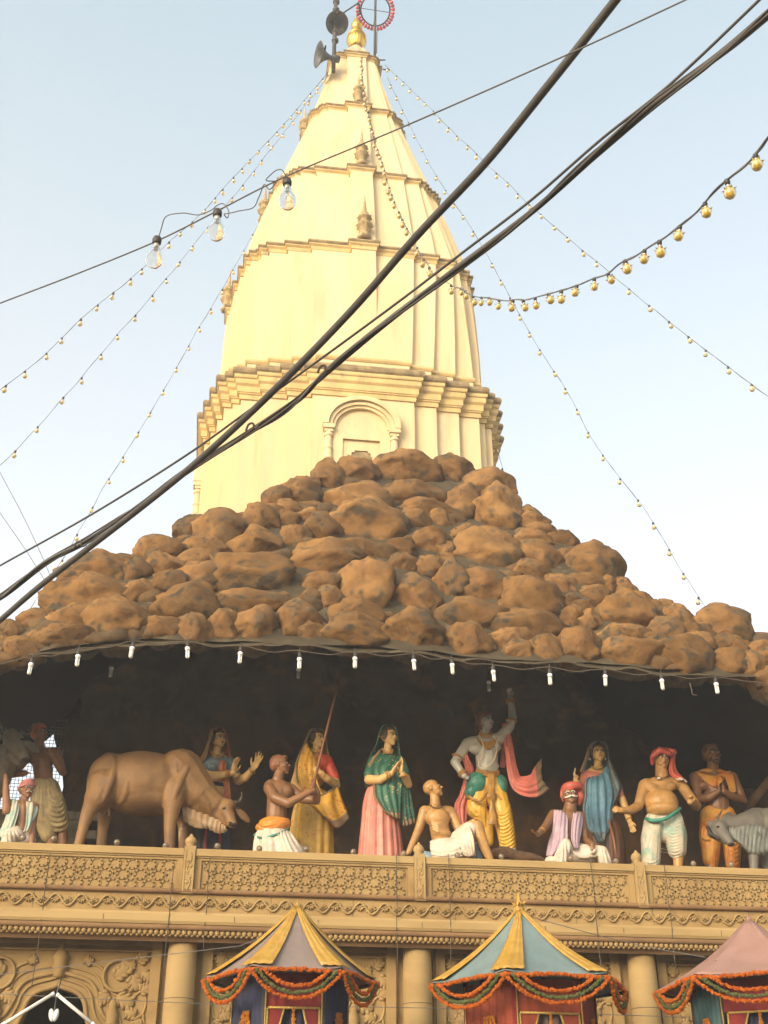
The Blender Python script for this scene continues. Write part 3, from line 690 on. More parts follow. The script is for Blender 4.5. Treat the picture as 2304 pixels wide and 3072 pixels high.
def light_string(pts, n, kind, mat, label, loc=None, r=.006, start=.02, end=.985, wob=.02, sc=1.0, ext=0.):
    pts = wobble(pts, wob, 1.5, len(pts)); L = arclen(pts)
    t = thing('light_string', pts[0], label, 'light string', 'strings of bulbs fanning out from the tower top')
    ep = extend(pts, 0, ext)
    for q in range(2):
        MB().tube([p+V((noise.noise(p*3+V((q*9,0,0))), 0, noise.noise(p*3+V((0,q*9,0)))))*.012 for p in ep], r*.62, 5).build('wire', M_strand, t)
    for i in range(n):
        s = L[-1]*lerp(start, end, (i+random.uniform(-.12,.12))/max(1,n-1)); p = at_len(pts, L, max(0, min(s, L[-1])))
        hang(t, p, kind, mat, sc*random.uniform(.92,1.1), (random.uniform(-.25,.25), random.uniform(-.25,.25)))
light_string(path3([(716,148),(600,283),(540,345),(480,410),(440,455),(370,520),(285,600),(180,685),(88,772),(0,842),(-60,890)], 29.5, 16, 8), 31, 'small', M_pale, 'outermost bulb string left of the tower, ending highest at the left edge', ext=8, sc=1.15)
light_string(path3([(712,162),(590,315),(540,380),(470,465),(345,620),(235,745),(150,845),(60,945),(0,1005),(-40,1045)], 29.5, 17, 8), 25, 'small', M_pale, 'middle of the three bulb strings sloping down left of the tower', ext=8, sc=1.15)
light_string(path3([(690,220),(625,370),(585,440),(550,500),(500,590),(415,735),(355,840),(295,940),(225,1050),(165,1160),(100,1260),(45,1350),(0,1425)], 29.2, 19, 8), 27, 'small', M_pale, 'innermost of the bulb strings left of the tower, dropping behind the mound', sc=1.15)
light_string(path3([(782,118),(785,190),(803,280),(825,350),(850,430),(888,510),(938,590),(985,622)], 28.0, 15.5, 8), 34, 'petal', M_amber, 'dense amber bulb string hanging down in front of the tower face', sc=1.25)
light_string(path3([(985,622),(1035,640),(1090,648),(1150,645),(1210,630),(1300,595),(1345,565),(1405,530),(1480,475),(1545,415),(1635,330),(1659,300),(1700,240)], 15.5, 6.4, 8), 22, 'petal', M_amber, 'sagging string of large amber petal bulbs crossing the sky to the right edge', ext=8, r=.011, wob=.03, sc=1.12)
light_string(path3([(832,140),(910,215),(1005,310),(1110,410),(1210,500),(1300,575),(1395,655),(1480,720),(1590,805),(1659,855),(1710,890)], 29.5, 15.5, 8), 31, 'small', M_pale, 'outer bulb string right of the tower, reaching the right edge', ext=8, sc=1.15)
light_string(path3([(838,168),(895,290),(955,400),(1010,480),(1090,620),(1150,730),(1215,830),(1300,980),(1385,1090),(1465,1220),(1532,1322)], 29.5, 18.5, 8), 30, 'small', M_pale, 'inner bulb string right of the tower, ending on the rock mound', sc=1.15)
light_string(path3([(1073,962),(1090,1030),(1108,1080),(1124,1115)], 24, 23.5, 6), 4, 'small', M_pale, 'short bulb string beside the right edge of the tower cornice', sc=1.25)
for j, (pts, lab) in enumerate([([(5,1030),(50,1115),(90,1200),(138,1315)], 'right one of two faint thin wires low in the sky at far left'), ([(0,1108),(60,1195),(132,1312)], 'left one of two faint thin wires low in the sky at far left')]):
    cable('thin_wire', extend(path3(pts, 22, 20, 4), 9, 3), .006, M_strand, lab, 'wire')
# loudspeaker mast, horns and the ring of lamps on the tower top
a, b = P(1010,-60,19.72), P(1000,215,19.72)
mb = MB(); mb.tube([b, a], .05, 12); mast = mb.build('mast', M_iron); recenter(mast, b); tag(mast, 'dark collared iron mast at the left of the tower top', 'mast')
for y in (6, 30, 97, 122): MB().lathe([(.05,-.05),(.085,-.03),(.085,.03),(.05,.05)], P(1009-.03*y, y, 19.72), 14).build('collar', M_iron, mast)
M_horn = material('grey_horn', (.075,.08,.08), (.06,.06,.06), .5, 6)
def horn(c, d, label, s=1.):
    d = V(d).normalized(); M = d.to_track_quat('Z', 'Y').to_matrix()
    o = MB().lathe([(.001,-.36),(.085,-.36),(.09,-.2),(.06,-.19),(.05,-.15),(.075,-.08),(.12,.0),(.20,.09),(.30,.15),(.31,.15),(.295,.14),(.19,.07),(.1,-.02),(.04,-.1),(.001,-.1)], (0,0,0), 28, M).build('loudspeaker', M_horn)
    o.data.transform(Matrix.Scale(s,4)); o.location = c; tag(o, label, 'loudspeaker', 'horn loudspeakers on the mast')
    br = MB().box((-.02,-.3,-.02), (.02,.02,.02)).build('bracket', M_iron, None, smooth=False); br.parent = o; return o
horn(P(973,168,19.66), (-1,-.25,-.12), 'lower horn loudspeaker on the mast, its bell turned to the left', 1.05)
horn(P(1006,68,19.66), (.25,-.55,-.75), 'upper horn loudspeaker on the mast, its round bell turned to the street', .95)
rc = P(1126,31,20.1); rb = P(1124,172,20.1)
mb = MB(); mb.tube([rb, P(1127,-40,20.1)], .032, 10); mb.tube([P(1131,95,20.06), P(1130,160,20.06)], .012, 6); rp = mb.build('ring_pole', M_iron); recenter(rp, rb); tag(rp, 'slim pole at the right of the tower top, carrying the red ring', 'pole')
RT_ = Matrix.Rotation(R(-27), 3, 'X') @ Matrix.Rotation(R(9), 3, 'Y')
M_red = paint('red_lamp', (.55,.06,.08), .35)
ring = thing('ring_lamp', rc, 'round ring of red lamps mounted on the slim pole above the gilt finial', 'ring of lamps')
def rpt(r, a, dz=0): return rc+RT_ @ V((r*math.cos(a), r*math.sin(a), dz))
MB().tube([rpt(.375, TAU*i/36) for i in range(37)], .02, 8).build('hoop', M_rubber, ring)
MB().tube([rpt(.40,0), rpt(.40,PI)], .009, 6).build('spoke', M_iron, ring); MB().tube([rpt(.40,PI/2), rpt(.40,-PI/2)], .009, 6).build('spoke', M_iron, ring)
for i in range(34):
    a = TAU*i/34; l = MB(); d = (rpt(1,a)-rc).normalized(); l.capsule(rpt(.385,a), rpt(.465,a,random.uniform(-.02,.02)), .016, .043, 8); l.build('lamp', M_red, ring)
cable('stay_wire', [P(1010,52,19.7), P(1076,8,19.9), rpt(.4,PI*.9)], .02, M_iron, 'straight dark strut between the loudspeaker mast and the red ring', 'strut')
for x0, y0 in ((1134,180), (1148,208)): cable('wire_bracket', [P(x0,y0,20.2), P(x0+22,y0+(0 if y0 < 200 else 2),20.2)], .018, M_iron, 'upper small iron bracket at the right of the tower top' if y0 < 200 else 'lower small iron bracket at the right of the tower top', 'bracket')

# ------------------------------------------------------------------ lamps along the grotto edge
LS = [(70,1432),(170,1414),(288,1397),(405,1398),(520,1408),(647,1420),(767,1420),(893,1425),(976,1434),(1064,1448),(1187,1455),(1307,1458),(1428,1468),(1545,1475)]
def EY(x, y): return P(x*K, y*K, 13.2)
wire_pts = [EY(-60,1448)]
for i, (x, y) in enumerate(LS):
    wire_pts.append(EY(x, y-13))
    if i+1 < len(LS): wire_pts.append(EY((x+LS[i+1][0])/2, (y+LS[i+1][1])/2-6))
wire_pts += [EY(1600,1470), EY(1700,1482)]
cf = thing('lamp_wire', wire_pts[8], 'wire along the lower edge of the rock mound with white energy saving lamps', 'light string')
MB().tube(wobble(cr(wire_pts, 5), .012, 5, 2), .007, 6).build('wire', M_cord, cf)
M_tube = material('white_lamp_tube', (.70,.67,.60), None, .3)
sk = MB().lathe([(.006,.06),(.008,0),(.02,-.005),(.022,-.05),(.018,-.06)], n=12).mesh('socket')
cb = MB().lathe([(.018,-.058),(.027,-.066),(.029,-.085),(.024,-.10)], n=14).mesh('lamp')
ct = MB(); 
for x in (-.011, .011):
    for y in (-.01, .01): ct.tube([(x,y,-.095),(x,y,-.185),(x*.4,y,-.197)], .0085, 7)
ct = ct.mesh('tube')
def cfl(p, parent, dull=False):
    o = link('lamp', cb, M_white if not cb.materials else None, parent); o.location = p; o.scale = (1.05,1.05,1.0); o.rotation_euler = (random.uniform(-.08,.08), random.uniform(-.08,.08), random.uniform(0,3)); o.matrix_parent_inverse = parent.matrix_basis.inverted()
    for me, m in ((sk, M_sock), (ct, M_tube)):
        c = link(me.name.split('.')[0], me, m if not me.materials else None); c.parent = o
    return o
for x, y in LS: cfl(EY(x, y-10), cf)
MB().tube(cr([EY(1490,1476),EY(1494,1490),EY(1496,1500),EY(1505,1502)], 4), .007, 6).build('loose_end', M_cord, cf)
for (x, y), lab in zip([(242,1432),(645,1435),(1055,1462)], ['dim lamp hanging deeper in the grotto near the left end', 'dim lamp hanging deeper in the grotto behind the middle lamps', 'dim lamp hanging deeper in the grotto above the raised hand']):
    p = P(x*K, y*K, 14.6); t = thing('hanging_lamp', p, lab, 'lamp', 'dim lamps inside the grotto'); cfl(p, t); MB().tube([p+V((0,0,.05)), p+V((0,0,.7))], .005, 5).build('cord', M_cord, t)
# ------------------------------------------------------------------ festival canopies in front of the facade
M_satin = material('yellow_satin', (.47,.28,.05), (.39,.215,.03), .32, 14, bump=.15, bscale=60, spec=.6)
M_lilac = material('lilac_gauze', (.23,.18,.155), (.195,.15,.13), .7, 5, bump=.1, bscale=120)
M_blue = material('pale_blue_gauze', (.165,.225,.22), (.14,.19,.19), .7, 5, bump=.1, bscale=120)
M_pink = material('dusty_pink_gauze', (.31,.18,.145), (.27,.155,.12), .7, 5, bump=.1, bscale=120)
M_redc = material('red_velvet', (.20,.022,.018), (.14,.016,.015), .8, 9)
M_orc = material('orange_red_cloth', (.26,.05,.02), (.19,.035,.015), .8, 9)
M_navy = material('navy_cloth', (.035,.04,.085), (.025,.03,.06), .8, 7)
M_teal = material('teal_cloth', (.06,.13,.14), (.045,.10,.11), .8, 7)
M_grey = material('grey_violet_cloth', (.17,.12,.11), (.13,.09,.09), .8, 7)
M_trim = material('gold_tinsel', (.62,.45,.13), (.42,.28,.07), .4, 60, metal=.5, bump=.5, bscale=120)
M_mar = material('marigold', (.47,.125,.012), (.36,.07,.01), .8, 25, bump=.6, bscale=160, spec=.1)
M_mar2 = material('marigold_yellow', (.52,.21,.02), (.45,.13,.012), .8, 25, bump=.6, bscale=160, spec=.1)
M_green = material('leaf_garland', (.07,.085,.025), (.10,.115,.04), .7, 25, bump=.5, bscale=120, spec=.2)
FS = [MB().ell((0,0,0), (1,1,.8), None, 7, 5) for _ in range(1)]
def flowers(name, path, r, mat, label, step=None, group=None, yel=0.):
    """a garland of closely threaded flower heads"""
    pts = [V(p) for p in path]; L = arclen(pts); mb = MB(); n = max(3, int(L[-1]/(step or r*1.05)))
    rnd = random.Random(hash(label) % 999 if False else len(label)*13+n)
    for i in range(n+1):
        p = at_len(pts, L, L[-1]*i/n)+V((rnd.uniform(-1,1), rnd.uniform(-1,1), rnd.uniform(-1,1)))*r*.33
        M = Euler((rnd.uniform(0,6), rnd.uniform(0,6), 0)).to_matrix(); k = rnd.uniform(.8,1.2)*r
        n0 = len(mb.v); mb.ell(p, (k, k, k*.75), M, 8, 5)
        for q in range(n0, len(mb.v)): v = V(mb.v[q]); mb.v[q] = tuple(p+(v-p)*rnd.uniform(.78,1.2))
    o = mb.build(name, mat, None, smooth=False); recenter(o, pts[len(pts)//2]); return tag(o, label, 'garland', group)
def canopy(nm, c, Rr, zr, za, rot, apex_dx, mfab, stripes, look, cloths, knot):
    cx, cy = c
    t = thing('festival_canopy', (cx,cy,0), f'{look} peaked six-sided cloth canopy over a draped booth', 'canopy', 'peaked festival canopies in front of the facade')
    A = V((cx+apex_dx, cy, za)); ang = [rot+R(60*i) for i in range(6)]
    C = [V((cx+Rr*math.cos(a), cy+Rr*math.sin(a), zr)) for a in ang]
    def rib(i, t_, out=0.):
        p = A.lerp(C[i % 6], t_); p.z -= .06*math.sin(PI*t_)*Rr; p.z += out; return p
    fab = MB(); rows = []; nt = 14; ns = 12
    for k in range(nt+1):
        tt = .015+.985*k/nt; row = []
        for i in range(6):
            for j in range(ns):
                s = j/ns; p = rib(i, tt).lerp(rib(i+1, tt), s)
                d = math.sin(PI*s)*tt; p.z -= .030*d; p = p+(V((cx,cy,p.z))-p)*.035*d*(1-.0*tt)
                f = math.sin(s*PI*14+i*2)*.012*(1-tt)**1.5 + (.004*noise.noise(V((s*6+i*3,tt*3,cx)))); p.z += f
                row.append(p)
        rows.append(row)
    fab.loft(rows, True, False); fo = fab.build('canopy_cloth', mfab, t, mods=(('SOLIDIFY', dict(thickness=.004)),))
    if stripes:
        for i in range(6):
            mb = MB(); rr = []
            for k in range(nt+1):
                tt = .02+.985*k/nt; w = .018+.165*tt; p = rib(i, tt, .014); n1 = (rib(i+1, tt)-rib(i, tt)).normalized(); n0 = (rib(i-1, tt)-rib(i, tt)).normalized(); row = []
                for j in range(17):
                    s = (j-8)/8; q = p+(n1*(s*w) if s > 0 else n0*(-s*w)); q.z += .010*math.cos(s*PI*4.5+i)*(.35+.65*(1-tt)) + .006; row.append(q)
                rr.append(row)
            mb.sheet(rr); mb.build('satin_stripe', M_satin, t, mods=(('SOLIDIFY', dict(thickness=.006)),))
    mb = MB()
    if knot:
        mb.lathe([(.05,-.05),(.045,0),(.03,.03),(.045,.05),(.02,.085),(.012,.13),(.003,.17)], A, 16, lobes=6, amp=.2)
        for i in range(9):
            a = TAU*i/9+.3; d = V((math.cos(a), math.sin(a), .35+.5*(i % 3)/2)).normalized(); u = d.orthogonal().normalized()*.022; p = A+V((0,0,.02))
            mb.add([p-u*.3, p+u*.3, p+d*.06+u, p+d*.095, p+d*.06-u], [(0,1,2,3,4),(4,3,2,1,0)])
        mb.build('satin_bow', M_satin, t)
    else:
        mb.lathe([(.03,-.03),(.025,.01),(.01,.03),(.004,.06)], A, 10, lobes=5, amp=.1); mb.build('gathered_tip', mfab if not stripes else M_satin, t)
    # rim frame, posts and cloth sides of the booth
    fr = MB(); fr.tube([p+V((0,0,-.03)) for p in C+C[:1]], .018, 8); fr.build('rim_frame', M_iron, t)
    ri = Rr*.66; B = [V((cx+ri*math.cos(a), cy+ri*math.sin(a), 0)) for a in ang]; wood, sides, front, low = cloths
    for i in range(6):
        MB().lathe([(.022,0),(.022,zr+.25*(za-zr))], B[i], 10).build('post', wood, t)
        MB().lathe([(.007,.3),(.007,zr-.03)], B[i]+V((-.012 if i % 2 else .012,-.026,0)), 6).build('tinsel_trim', M_trim, t)
        j = (i+1) % 6; a, b = B[i], B[j]; mid = (a+b)/2; face_front = mid.y < cy-ri*.5
        def pane(z0, z1, off, amp, mat, name, u0=0., u1=1.):
            rows = []
            for k in range(7):
                z = lerp(z0, z1, k/6); row = []
                for s_ in range(33):
                    s = lerp(u0, u1, s_/32); p = a.lerp(b, s)+(V((cx,cy,0))-mid).normalized()*off; p.z = z
                    p += (V((cx,cy,0))-mid).normalized()*amp*math.sin(s*40+i); row.append(p)
                rows.append(row)
            MB().sheet(rows).build(name, mat, t)
        if face_front:
            pane(zr-.31, zr-.02, -.004, .004, front, 'valance'); pane(.6, zr-.30, .06, .02, low, 'inner_curtain')
            for z in (zr-.315,):
                MB().tube([a.lerp(b,.06)+V((0,-.02,z)), a.lerp(b,.94)+V((0,-.02,z))], .011, 6).build('tinsel_trim', M_trim, t)
            for s0, s1 in ((.06,.34), (.94,.66)):
                p, q, r_ = a.lerp(b,s0)+V((0,-.012,zr-.32)), a.lerp(b,s1)+V((0,-.012,zr-.32)), a.lerp(b,s0)+V((0,-.012,zr-.75))
                MB().add([p, q, r_, p+V((0,.006,0)), q+V((0,.006,0)), r_+V((0,.006,0))], [(0,1,2),(5,4,3),(0,3,4,1),(1,4,5,2),(2,5,3,0)]).build('corner_drape', front, t, smooth=False)
                MB().tube([q, q.lerp(r_,.5)+V((0.02 if s0 < .5 else -.02,0,.0)), r_], .010, 6).build('tinsel_trim', M_trim, t); MB().tube([p+V((0,-.004,0)), r_+V((0,-.004,0))], .010, 6).build('tinsel_trim', M_trim, t)
        else:
            pane(.6, zr-.02, 0, .014, sides, 'cloth_side')
    MB().lathe([(Rr*.7,0),(Rr*.7,.45),(Rr*.66,.5)], (cx,cy,0), 6).build('plinth', wood, t, smooth=False)
    # garlands hang from it, so they are things of their own
    G = f'marigold garlands on the {look} canopy'
    rim = []
    for i in range(7):
        p = C[i % 6]; q = C[(i+1) % 6]
        if i < 6: rim += [p.lerp(q, s/8)+V((0,-.0,-.028+.008*math.sin(s+i))) for s in range(8)]
    rim.append(rim[0]); rim = [p+(p-V((cx,cy,p.z))).normalized()*.012 for p in rim]
    flowers('marigold_garland', rim, .0205, M_mar, f'orange flower garland running round the whole rim of the {look} canopy', .02, G)
    cam_ = V((0,0,EYE)); fronts = sorted(range(6), key=lambda i: ((C[i]+C[(i+1) % 6])/2).y)[:3]
    fronts = sorted(fronts, key=lambda i: ((C[i]+C[(i+1) % 6])/2).x)
    for n_, i in enumerate(fronts):
        p, q = C[i], C[(i+1) % 6]
        if p.x > q.x: p, q = q, p
        side = ('left','front','right')[n_]
        for dep, u, rr, mt, what in ((.125,.16,.0185,M_mar,'short inner orange'),(.18,.08,.018,M_green,'middle green leaf'),(.225,.0,.0185,M_mar,'long outer orange')):
            pa, pb = p.lerp(q,u), p.lerp(q,1-u); w = (q-p).length/Rr
            path = [pa.lerp(pb, s/24)+V((0,0,-.04-dep*w*(1-abs(2*s/24-1)**2.3))) for s in range(25)]
            path = [x+(x-V((cx,cy,x.z))).normalized()*(.02+.006*u*10) for x in path]
            flowers('marigold_garland' if mt != M_green else 'leaf_garland', path, rr, mt, f'{what} swag on the {side} edge of the {look} canopy', .0175, G)
        f0 = (B[i]+B[(i+1) % 6])/2
        # strings of flowers on the booth below
        for s, e in ((.5,.42),(.5,.58)) if n_ == 1 else ((.45,.1),(.5,.3),(.55,.7),(.6,.95)):
            a_, b_ = B[i].lerp(B[(i+1) % 6], s), B[i].lerp(B[(i+1) % 6], e); out = (f0-V((cx,cy,0))).normalized()*.035
            path = [a_.lerp(b_, k/10)+out+V((0,0,zr-.33-.75*(k/10))) for k in range(11)]
            flowers('marigold_garland', path, .013, M_mar2, f'thin flower string at {int(e*100)} percent on the {side} side of the booth under the {look} canopy' if False else f'flower string {("far left","mid left","mid right","far right")[(.1,.3,.7,.95).index(e)] if n_ != 1 else ("left","right")[e > .5]+" of centre"} on the {side} of the {look} booth', .013, G)
    return C
z_, = (0,)
cA = P(871, 2933, 12); canopy('a', (.805,12), .80, 3.455, P(897,2722,12).z, R(0), .035, M_lilac, True, 'yellow and lilac', (M_iron, M_navy, M_redc, M_navy), False)
canopy('b', (3.10,12), .965, 3.44, P(1555,2728,12).z, R(3), -.06, M_blue, True, 'yellow and pale blue', (M_redc, M_orc, M_orc, M_grey), True)
pe = P(2019,2953,12); pa = P(2246,2758,12); Rr = (pa.x+.03-pe.x)/math.cos(R(29))
canopy('c', (pa.x+.03,12), Rr, pe.z+.01, pa.z, R(31), -.03, M_pink, False, 'plain dusty pink', (M_iron, M_teal, M_redc, M_navy), False)

# ------------------------------------------------------------------ small fittings of the facade
for (x0,y0,x1,y1), lab in [((163,2979,8,3074),'left white tube light of the gable-shaped pair before the arch'), ((171,2983,281,3074),'right white tube light of the gable-shaped pair before the arch')]:
    p, q = P(x0,y0,13.9), P(x1,y1,13.9); d = q-p
    o = thing('tube_light', p, lab, 'lamp', 'white tube lights in front of the left arch')
    MB().tube([p, q], .018, 10).build('tube', M_tube, o); MB().tube([p-d*.004, p+d*.05], .021, 10).build('end_cap', M_white, o); MB().tube([q-d*.05, q+d*.02], .021, 10).build('end_cap', M_white, o)
p = P(163,3030,13.95); o = thing('hanging_lamp', p, 'small white two-lobed lamp hanging inside the left arch between the tubes', 'lamp')
mb = MB()
for sg in (-1,1): mb.ell(p+V((sg*.022,0,-.05)), (.03,.03,.065), Matrix.Rotation(sg*.18,3,'Y'), 12, 8)
mb.build('lamp_shade', M_white, o); MB().tube([p+V((0,0,.0)), p+V((0,.05,.2)), p+V((0,.3,.35))], .008, 6).build('cord', M_strand, o)
for i, (x, ya, yb, lab) in enumerate([(122,2560,2960,'thin cord hanging down the facade at the far left'),(503,2600,3000,'thin cord hanging beside the left column'),(620,2570,2850,'thin cord hanging just right of the left column'),(1190,2560,3072,'knotted cord hanging left of the middle column'),(1350,2560,2900,'thin cord hanging right of the middle column'),(1790,2570,2990,'thin cord hanging behind the blue canopy'),(2010,2590,2900,'thin cord hanging right of the right column')]):
    a_, b_ = P(x, ya, 13.93), P(x, yb, 13.93); a_.x = (a_.x+b_.x)/2; b_.x = a_.x
    cable('dangling_string', wobble([a_.lerp(b_, k/14) for k in range(15)], .018, 3, i), .005, M_cord, lab, 'cord', 'cords hanging down the facade')
cable('guy_string', [P(x, y, Y) for x, y, Y in [(-10,2925,13.9),(430,2872,13.4),(720,2838,12.4),(790,2810,12.1)]], .004, M_strand, 'thin string running from the left wall to the lilac canopy', 'string')
cable('guy_string', [P(x, y, Y) for x, y, Y in [(1570,2745,12.2),(1790,2805,12.8),(1960,2845,12.8),(2118,2872,12.1)]], .004, M_strand, 'thin string running from the blue canopy to the pink canopy', 'string')
cable('wall_wire', wobble([P(x, y, 13.9) for x, y in [(-20,2980),(300,2998),(640,3012),(1000,3020),(1300,3025),(1700,3040),(2320,3060)]], .01, 2, 5), .004, M_strand, 'thin dark wire strung level along the lower facade', 'wire')
# globe bulbs standing along the rail
GL = [(69,2513,'beside the white knee of the kneeling turbaned man'),(162,2516,'in front of the brick sill wall'),(351,2527,'under the belly of the brown cow'),(497,2537,'by the forelegs of the brown cow'),(652,2538,'in front of the dark blue skirt'),(778,2546,'at the back of the kneeling man'),(918,2547,'at the knee of the kneeling man'),(1060,2556,'left of the pink skirt'),(1211,2561,'right of the pink skirt'),(1372,2566,'in front of the bald man'),(1504,2570,'by the brown log'),(1712,2575,'in front of the old man with the red turban'),(1848,2583,'under the blue sari, left of the post'),(2080,2591,'between the fat man and the bearded man'),(2194,2594,'in front of the bearded man')]
M_globe = material('dusty_glass', (.42,.34,.23), (.30,.24,.165), .15, 20, spec=.7, trans=.55)
for x, y, lab in GL:
    p = P(x, y, 14.16); o = thing('globe_bulb', (p.x,14.16,zT), f'dusty globe bulb on the rail {lab}', 'bulb', 'globe bulbs along the balustrade rail')
    MB().ell((p.x,14.16,max(p.z, zT+.05)), (.036,.036,.037), None, 18, 12).build('globe', M_globe, o)
    MB().lathe([(.022,zT),(.022,zT+.018),(.016,zT+.03)], (p.x,14.16,0), 14).build('socket', M_sock, o)
from mathutils.bvhtree import BVHTree
# ------------------------------------------------------------------ painted statues
ZONE = {'A': (0,2050,2.765), 'B': (560,2050,3.318), 'C': (1000,2050,4.0233), 'D': (1200,2030,3.318), 'E': (1560,2180,4.1475), 'F': (1880,2180,3.9127)}
SK_FAIR = paint('skin_fair', (.54,.345,.135), .42, .85); SK_TAN = paint('skin_tan', (.36,.195,.062), .42, .72); SK_BRN = paint('skin_brown', (.20,.098,.042), .42, .75, True)
SK_DRK = paint('skin_dark', (.27,.13,.065), .45, .75); SK_BLU = paint('skin_blue_grey', (.44,.42,.36), .35, .8)
HAIR = paint('hair_paint', (.07,.04,.025), .5, .6); HAIRB = paint('hair_brown', (.24,.10,.045), .5, .55); INK = material('eye_paint', (.02,.015,.012), None, .4)
EYEW = material('eye_white_paint', (.62,.58,.48), None, .4); LIP = material('lip_paint', (.34,.09,.055), None, .5); LIPD = material('lip_paint_dark', (.20,.08,.05), None, .5)
WH = paint('white_hair_paint', (.62,.58,.5), .5, .8); GOLDP = paint('gold_paint', (.40,.21,.05), .35, .6); PEARL = material('pearl_paint', (.72,.62,.45), None, .3); VERM = material('vermilion', (.45,.04,.02), None, .5)
def sari(name, c, c2, sc=30, k=.62):
    """painted cloth with a scatter of small gilt sprigs"""
    m = material(name, c, mul(c, .72), .45, 7, bump=.12, bscale=50, spec=.4); nt = m.node_tree; N = nt.nodes; L = nt.links; b = N['Principled BSDF']
    prev = b.inputs['Base Color'].links[0].from_socket; tc = N.new('ShaderNodeTexCoord')
    v = N.new('ShaderNodeTexVoronoi'); v.inputs['Scale'].default_value = sc; n = N.new('ShaderNodeTexNoise'); n.inputs['Scale'].default_value = sc*.33; L.new(tc.outputs['Object'], v.inputs['Vector']); L.new(tc.outputs['Object'], n.inputs['Vector'])
    r = N.new('ShaderNodeMapRange'); r.inputs[1].default_value = .30; r.inputs[2].default_value = .22; L.new(v.outputs['Distance'], r.inputs[0])
    r2 = N.new('ShaderNodeMapRange'); r2.inputs[1].default_value = k-.04; r2.inputs[2].default_value = k; L.new(n.outputs[0], r2.inputs[0])
    mu = N.new('ShaderNodeMath'); mu.operation = 'MULTIPLY'; L.new(r.outputs[0], mu.inputs[0]); L.new(r2.outputs[0], mu.inputs[1])
    mx = N.new('ShaderNodeMix'); mx.data_type = 'RGBA'; L.new(mu.outputs[0], mx.inputs[0]); L.new(prev, mx.inputs[6]); mx.inputs[7].default_value = (*c2, 1); L.new(mx.outputs[2], b.inputs['Base Color']); return m
C_GREEN = sari('green_sari', (.035,.135,.085), (.45,.30,.10), 24, .49); C_PINK = sari('pink_skirt', (.60,.22,.16), (.30,.20,.22), 34, .55)
C_YEL = sari('yellow_sari', (.70,.38,.04), (.45,.07,.03), 20, .48); C_OCH = sari('ochre_skirt', (.60,.36,.05), (.42,.08,.03), 22, .56); C_BROC = sari('brocade_border', (.24,.17,.09), (.50,.10,.06), 44, .42)
C_RED = paint('red_cloth', (.50,.06,.025), .45, .7); C_ORN = paint('orange_cloth', (.56,.20,.03), .45, .75); C_ORD = paint('dusty_orange_cloth', (.42,.13,.05), .45, .7)
C_DBL = paint('dark_blue_cloth', (.035,.05,.09), .45, .7); C_BLUS = paint('blue_blouse', (.12,.18,.21), .45, .75); C_WHT = paint('white_dhoti', (.50,.425,.34), .5, .75); C_WHG = material('white_green_dhoti', (.48,.42,.32), (.21,.33,.27), .45, 5, bump=.1, bscale=50, lo=.45, hi=.68)
C_CRM = paint('cream_dhoti', (.42,.33,.17), .5, .7); C_TEAL = material('teal_vest', (.26,.40,.36), (.50,.46,.36), .45, 7, bump=.1, bscale=50); C_LAV = material('lavender_vest', (.45,.33,.38), (.36,.26,.32), .45, 6, bump=.1, bscale=50)
C_PKT = paint('pink_turban', (.50,.19,.17), .45, .75); C_TUR = paint('red_turban', (.46,.09,.06), .45, .65); C_ORT = paint('orange_turban', (.50,.13,.05), .45, .7)
C_GRN = paint('teal_sash', (.045,.20,.15), .4, .65); C_DYL = paint('yellow_dhoti', (.62,.36,.05), .4, .8); C_SCF = paint('pink_scarf', (.58,.16,.12), .4, .75); C_ODH = material('orange_yellow_dhoti', (.56,.29,.05), (.50,.17,.03), .45, 6, bump=.1, bscale=50)
C_SIL = sari('silver_blue_sari', (.15,.20,.21), (.42,.26,.13), 40, .46); C_BLU = paint('blue_sari', (.10,.22,.30), .4, .7); C_RST = sari('rust_skirt', (.16,.07,.035), (.06,.14,.08), 20, .5); C_OLV = sari('olive_veil', (.34,.24,.08), (.40,.14,.05), 36, .5); C_BLC = paint('pale_blue_cloth', (.22,.33,.40), .5, .8)
C_SAL = paint('salmon_blouse', (.46,.16,.11), .45, .8)
NRM = MB()
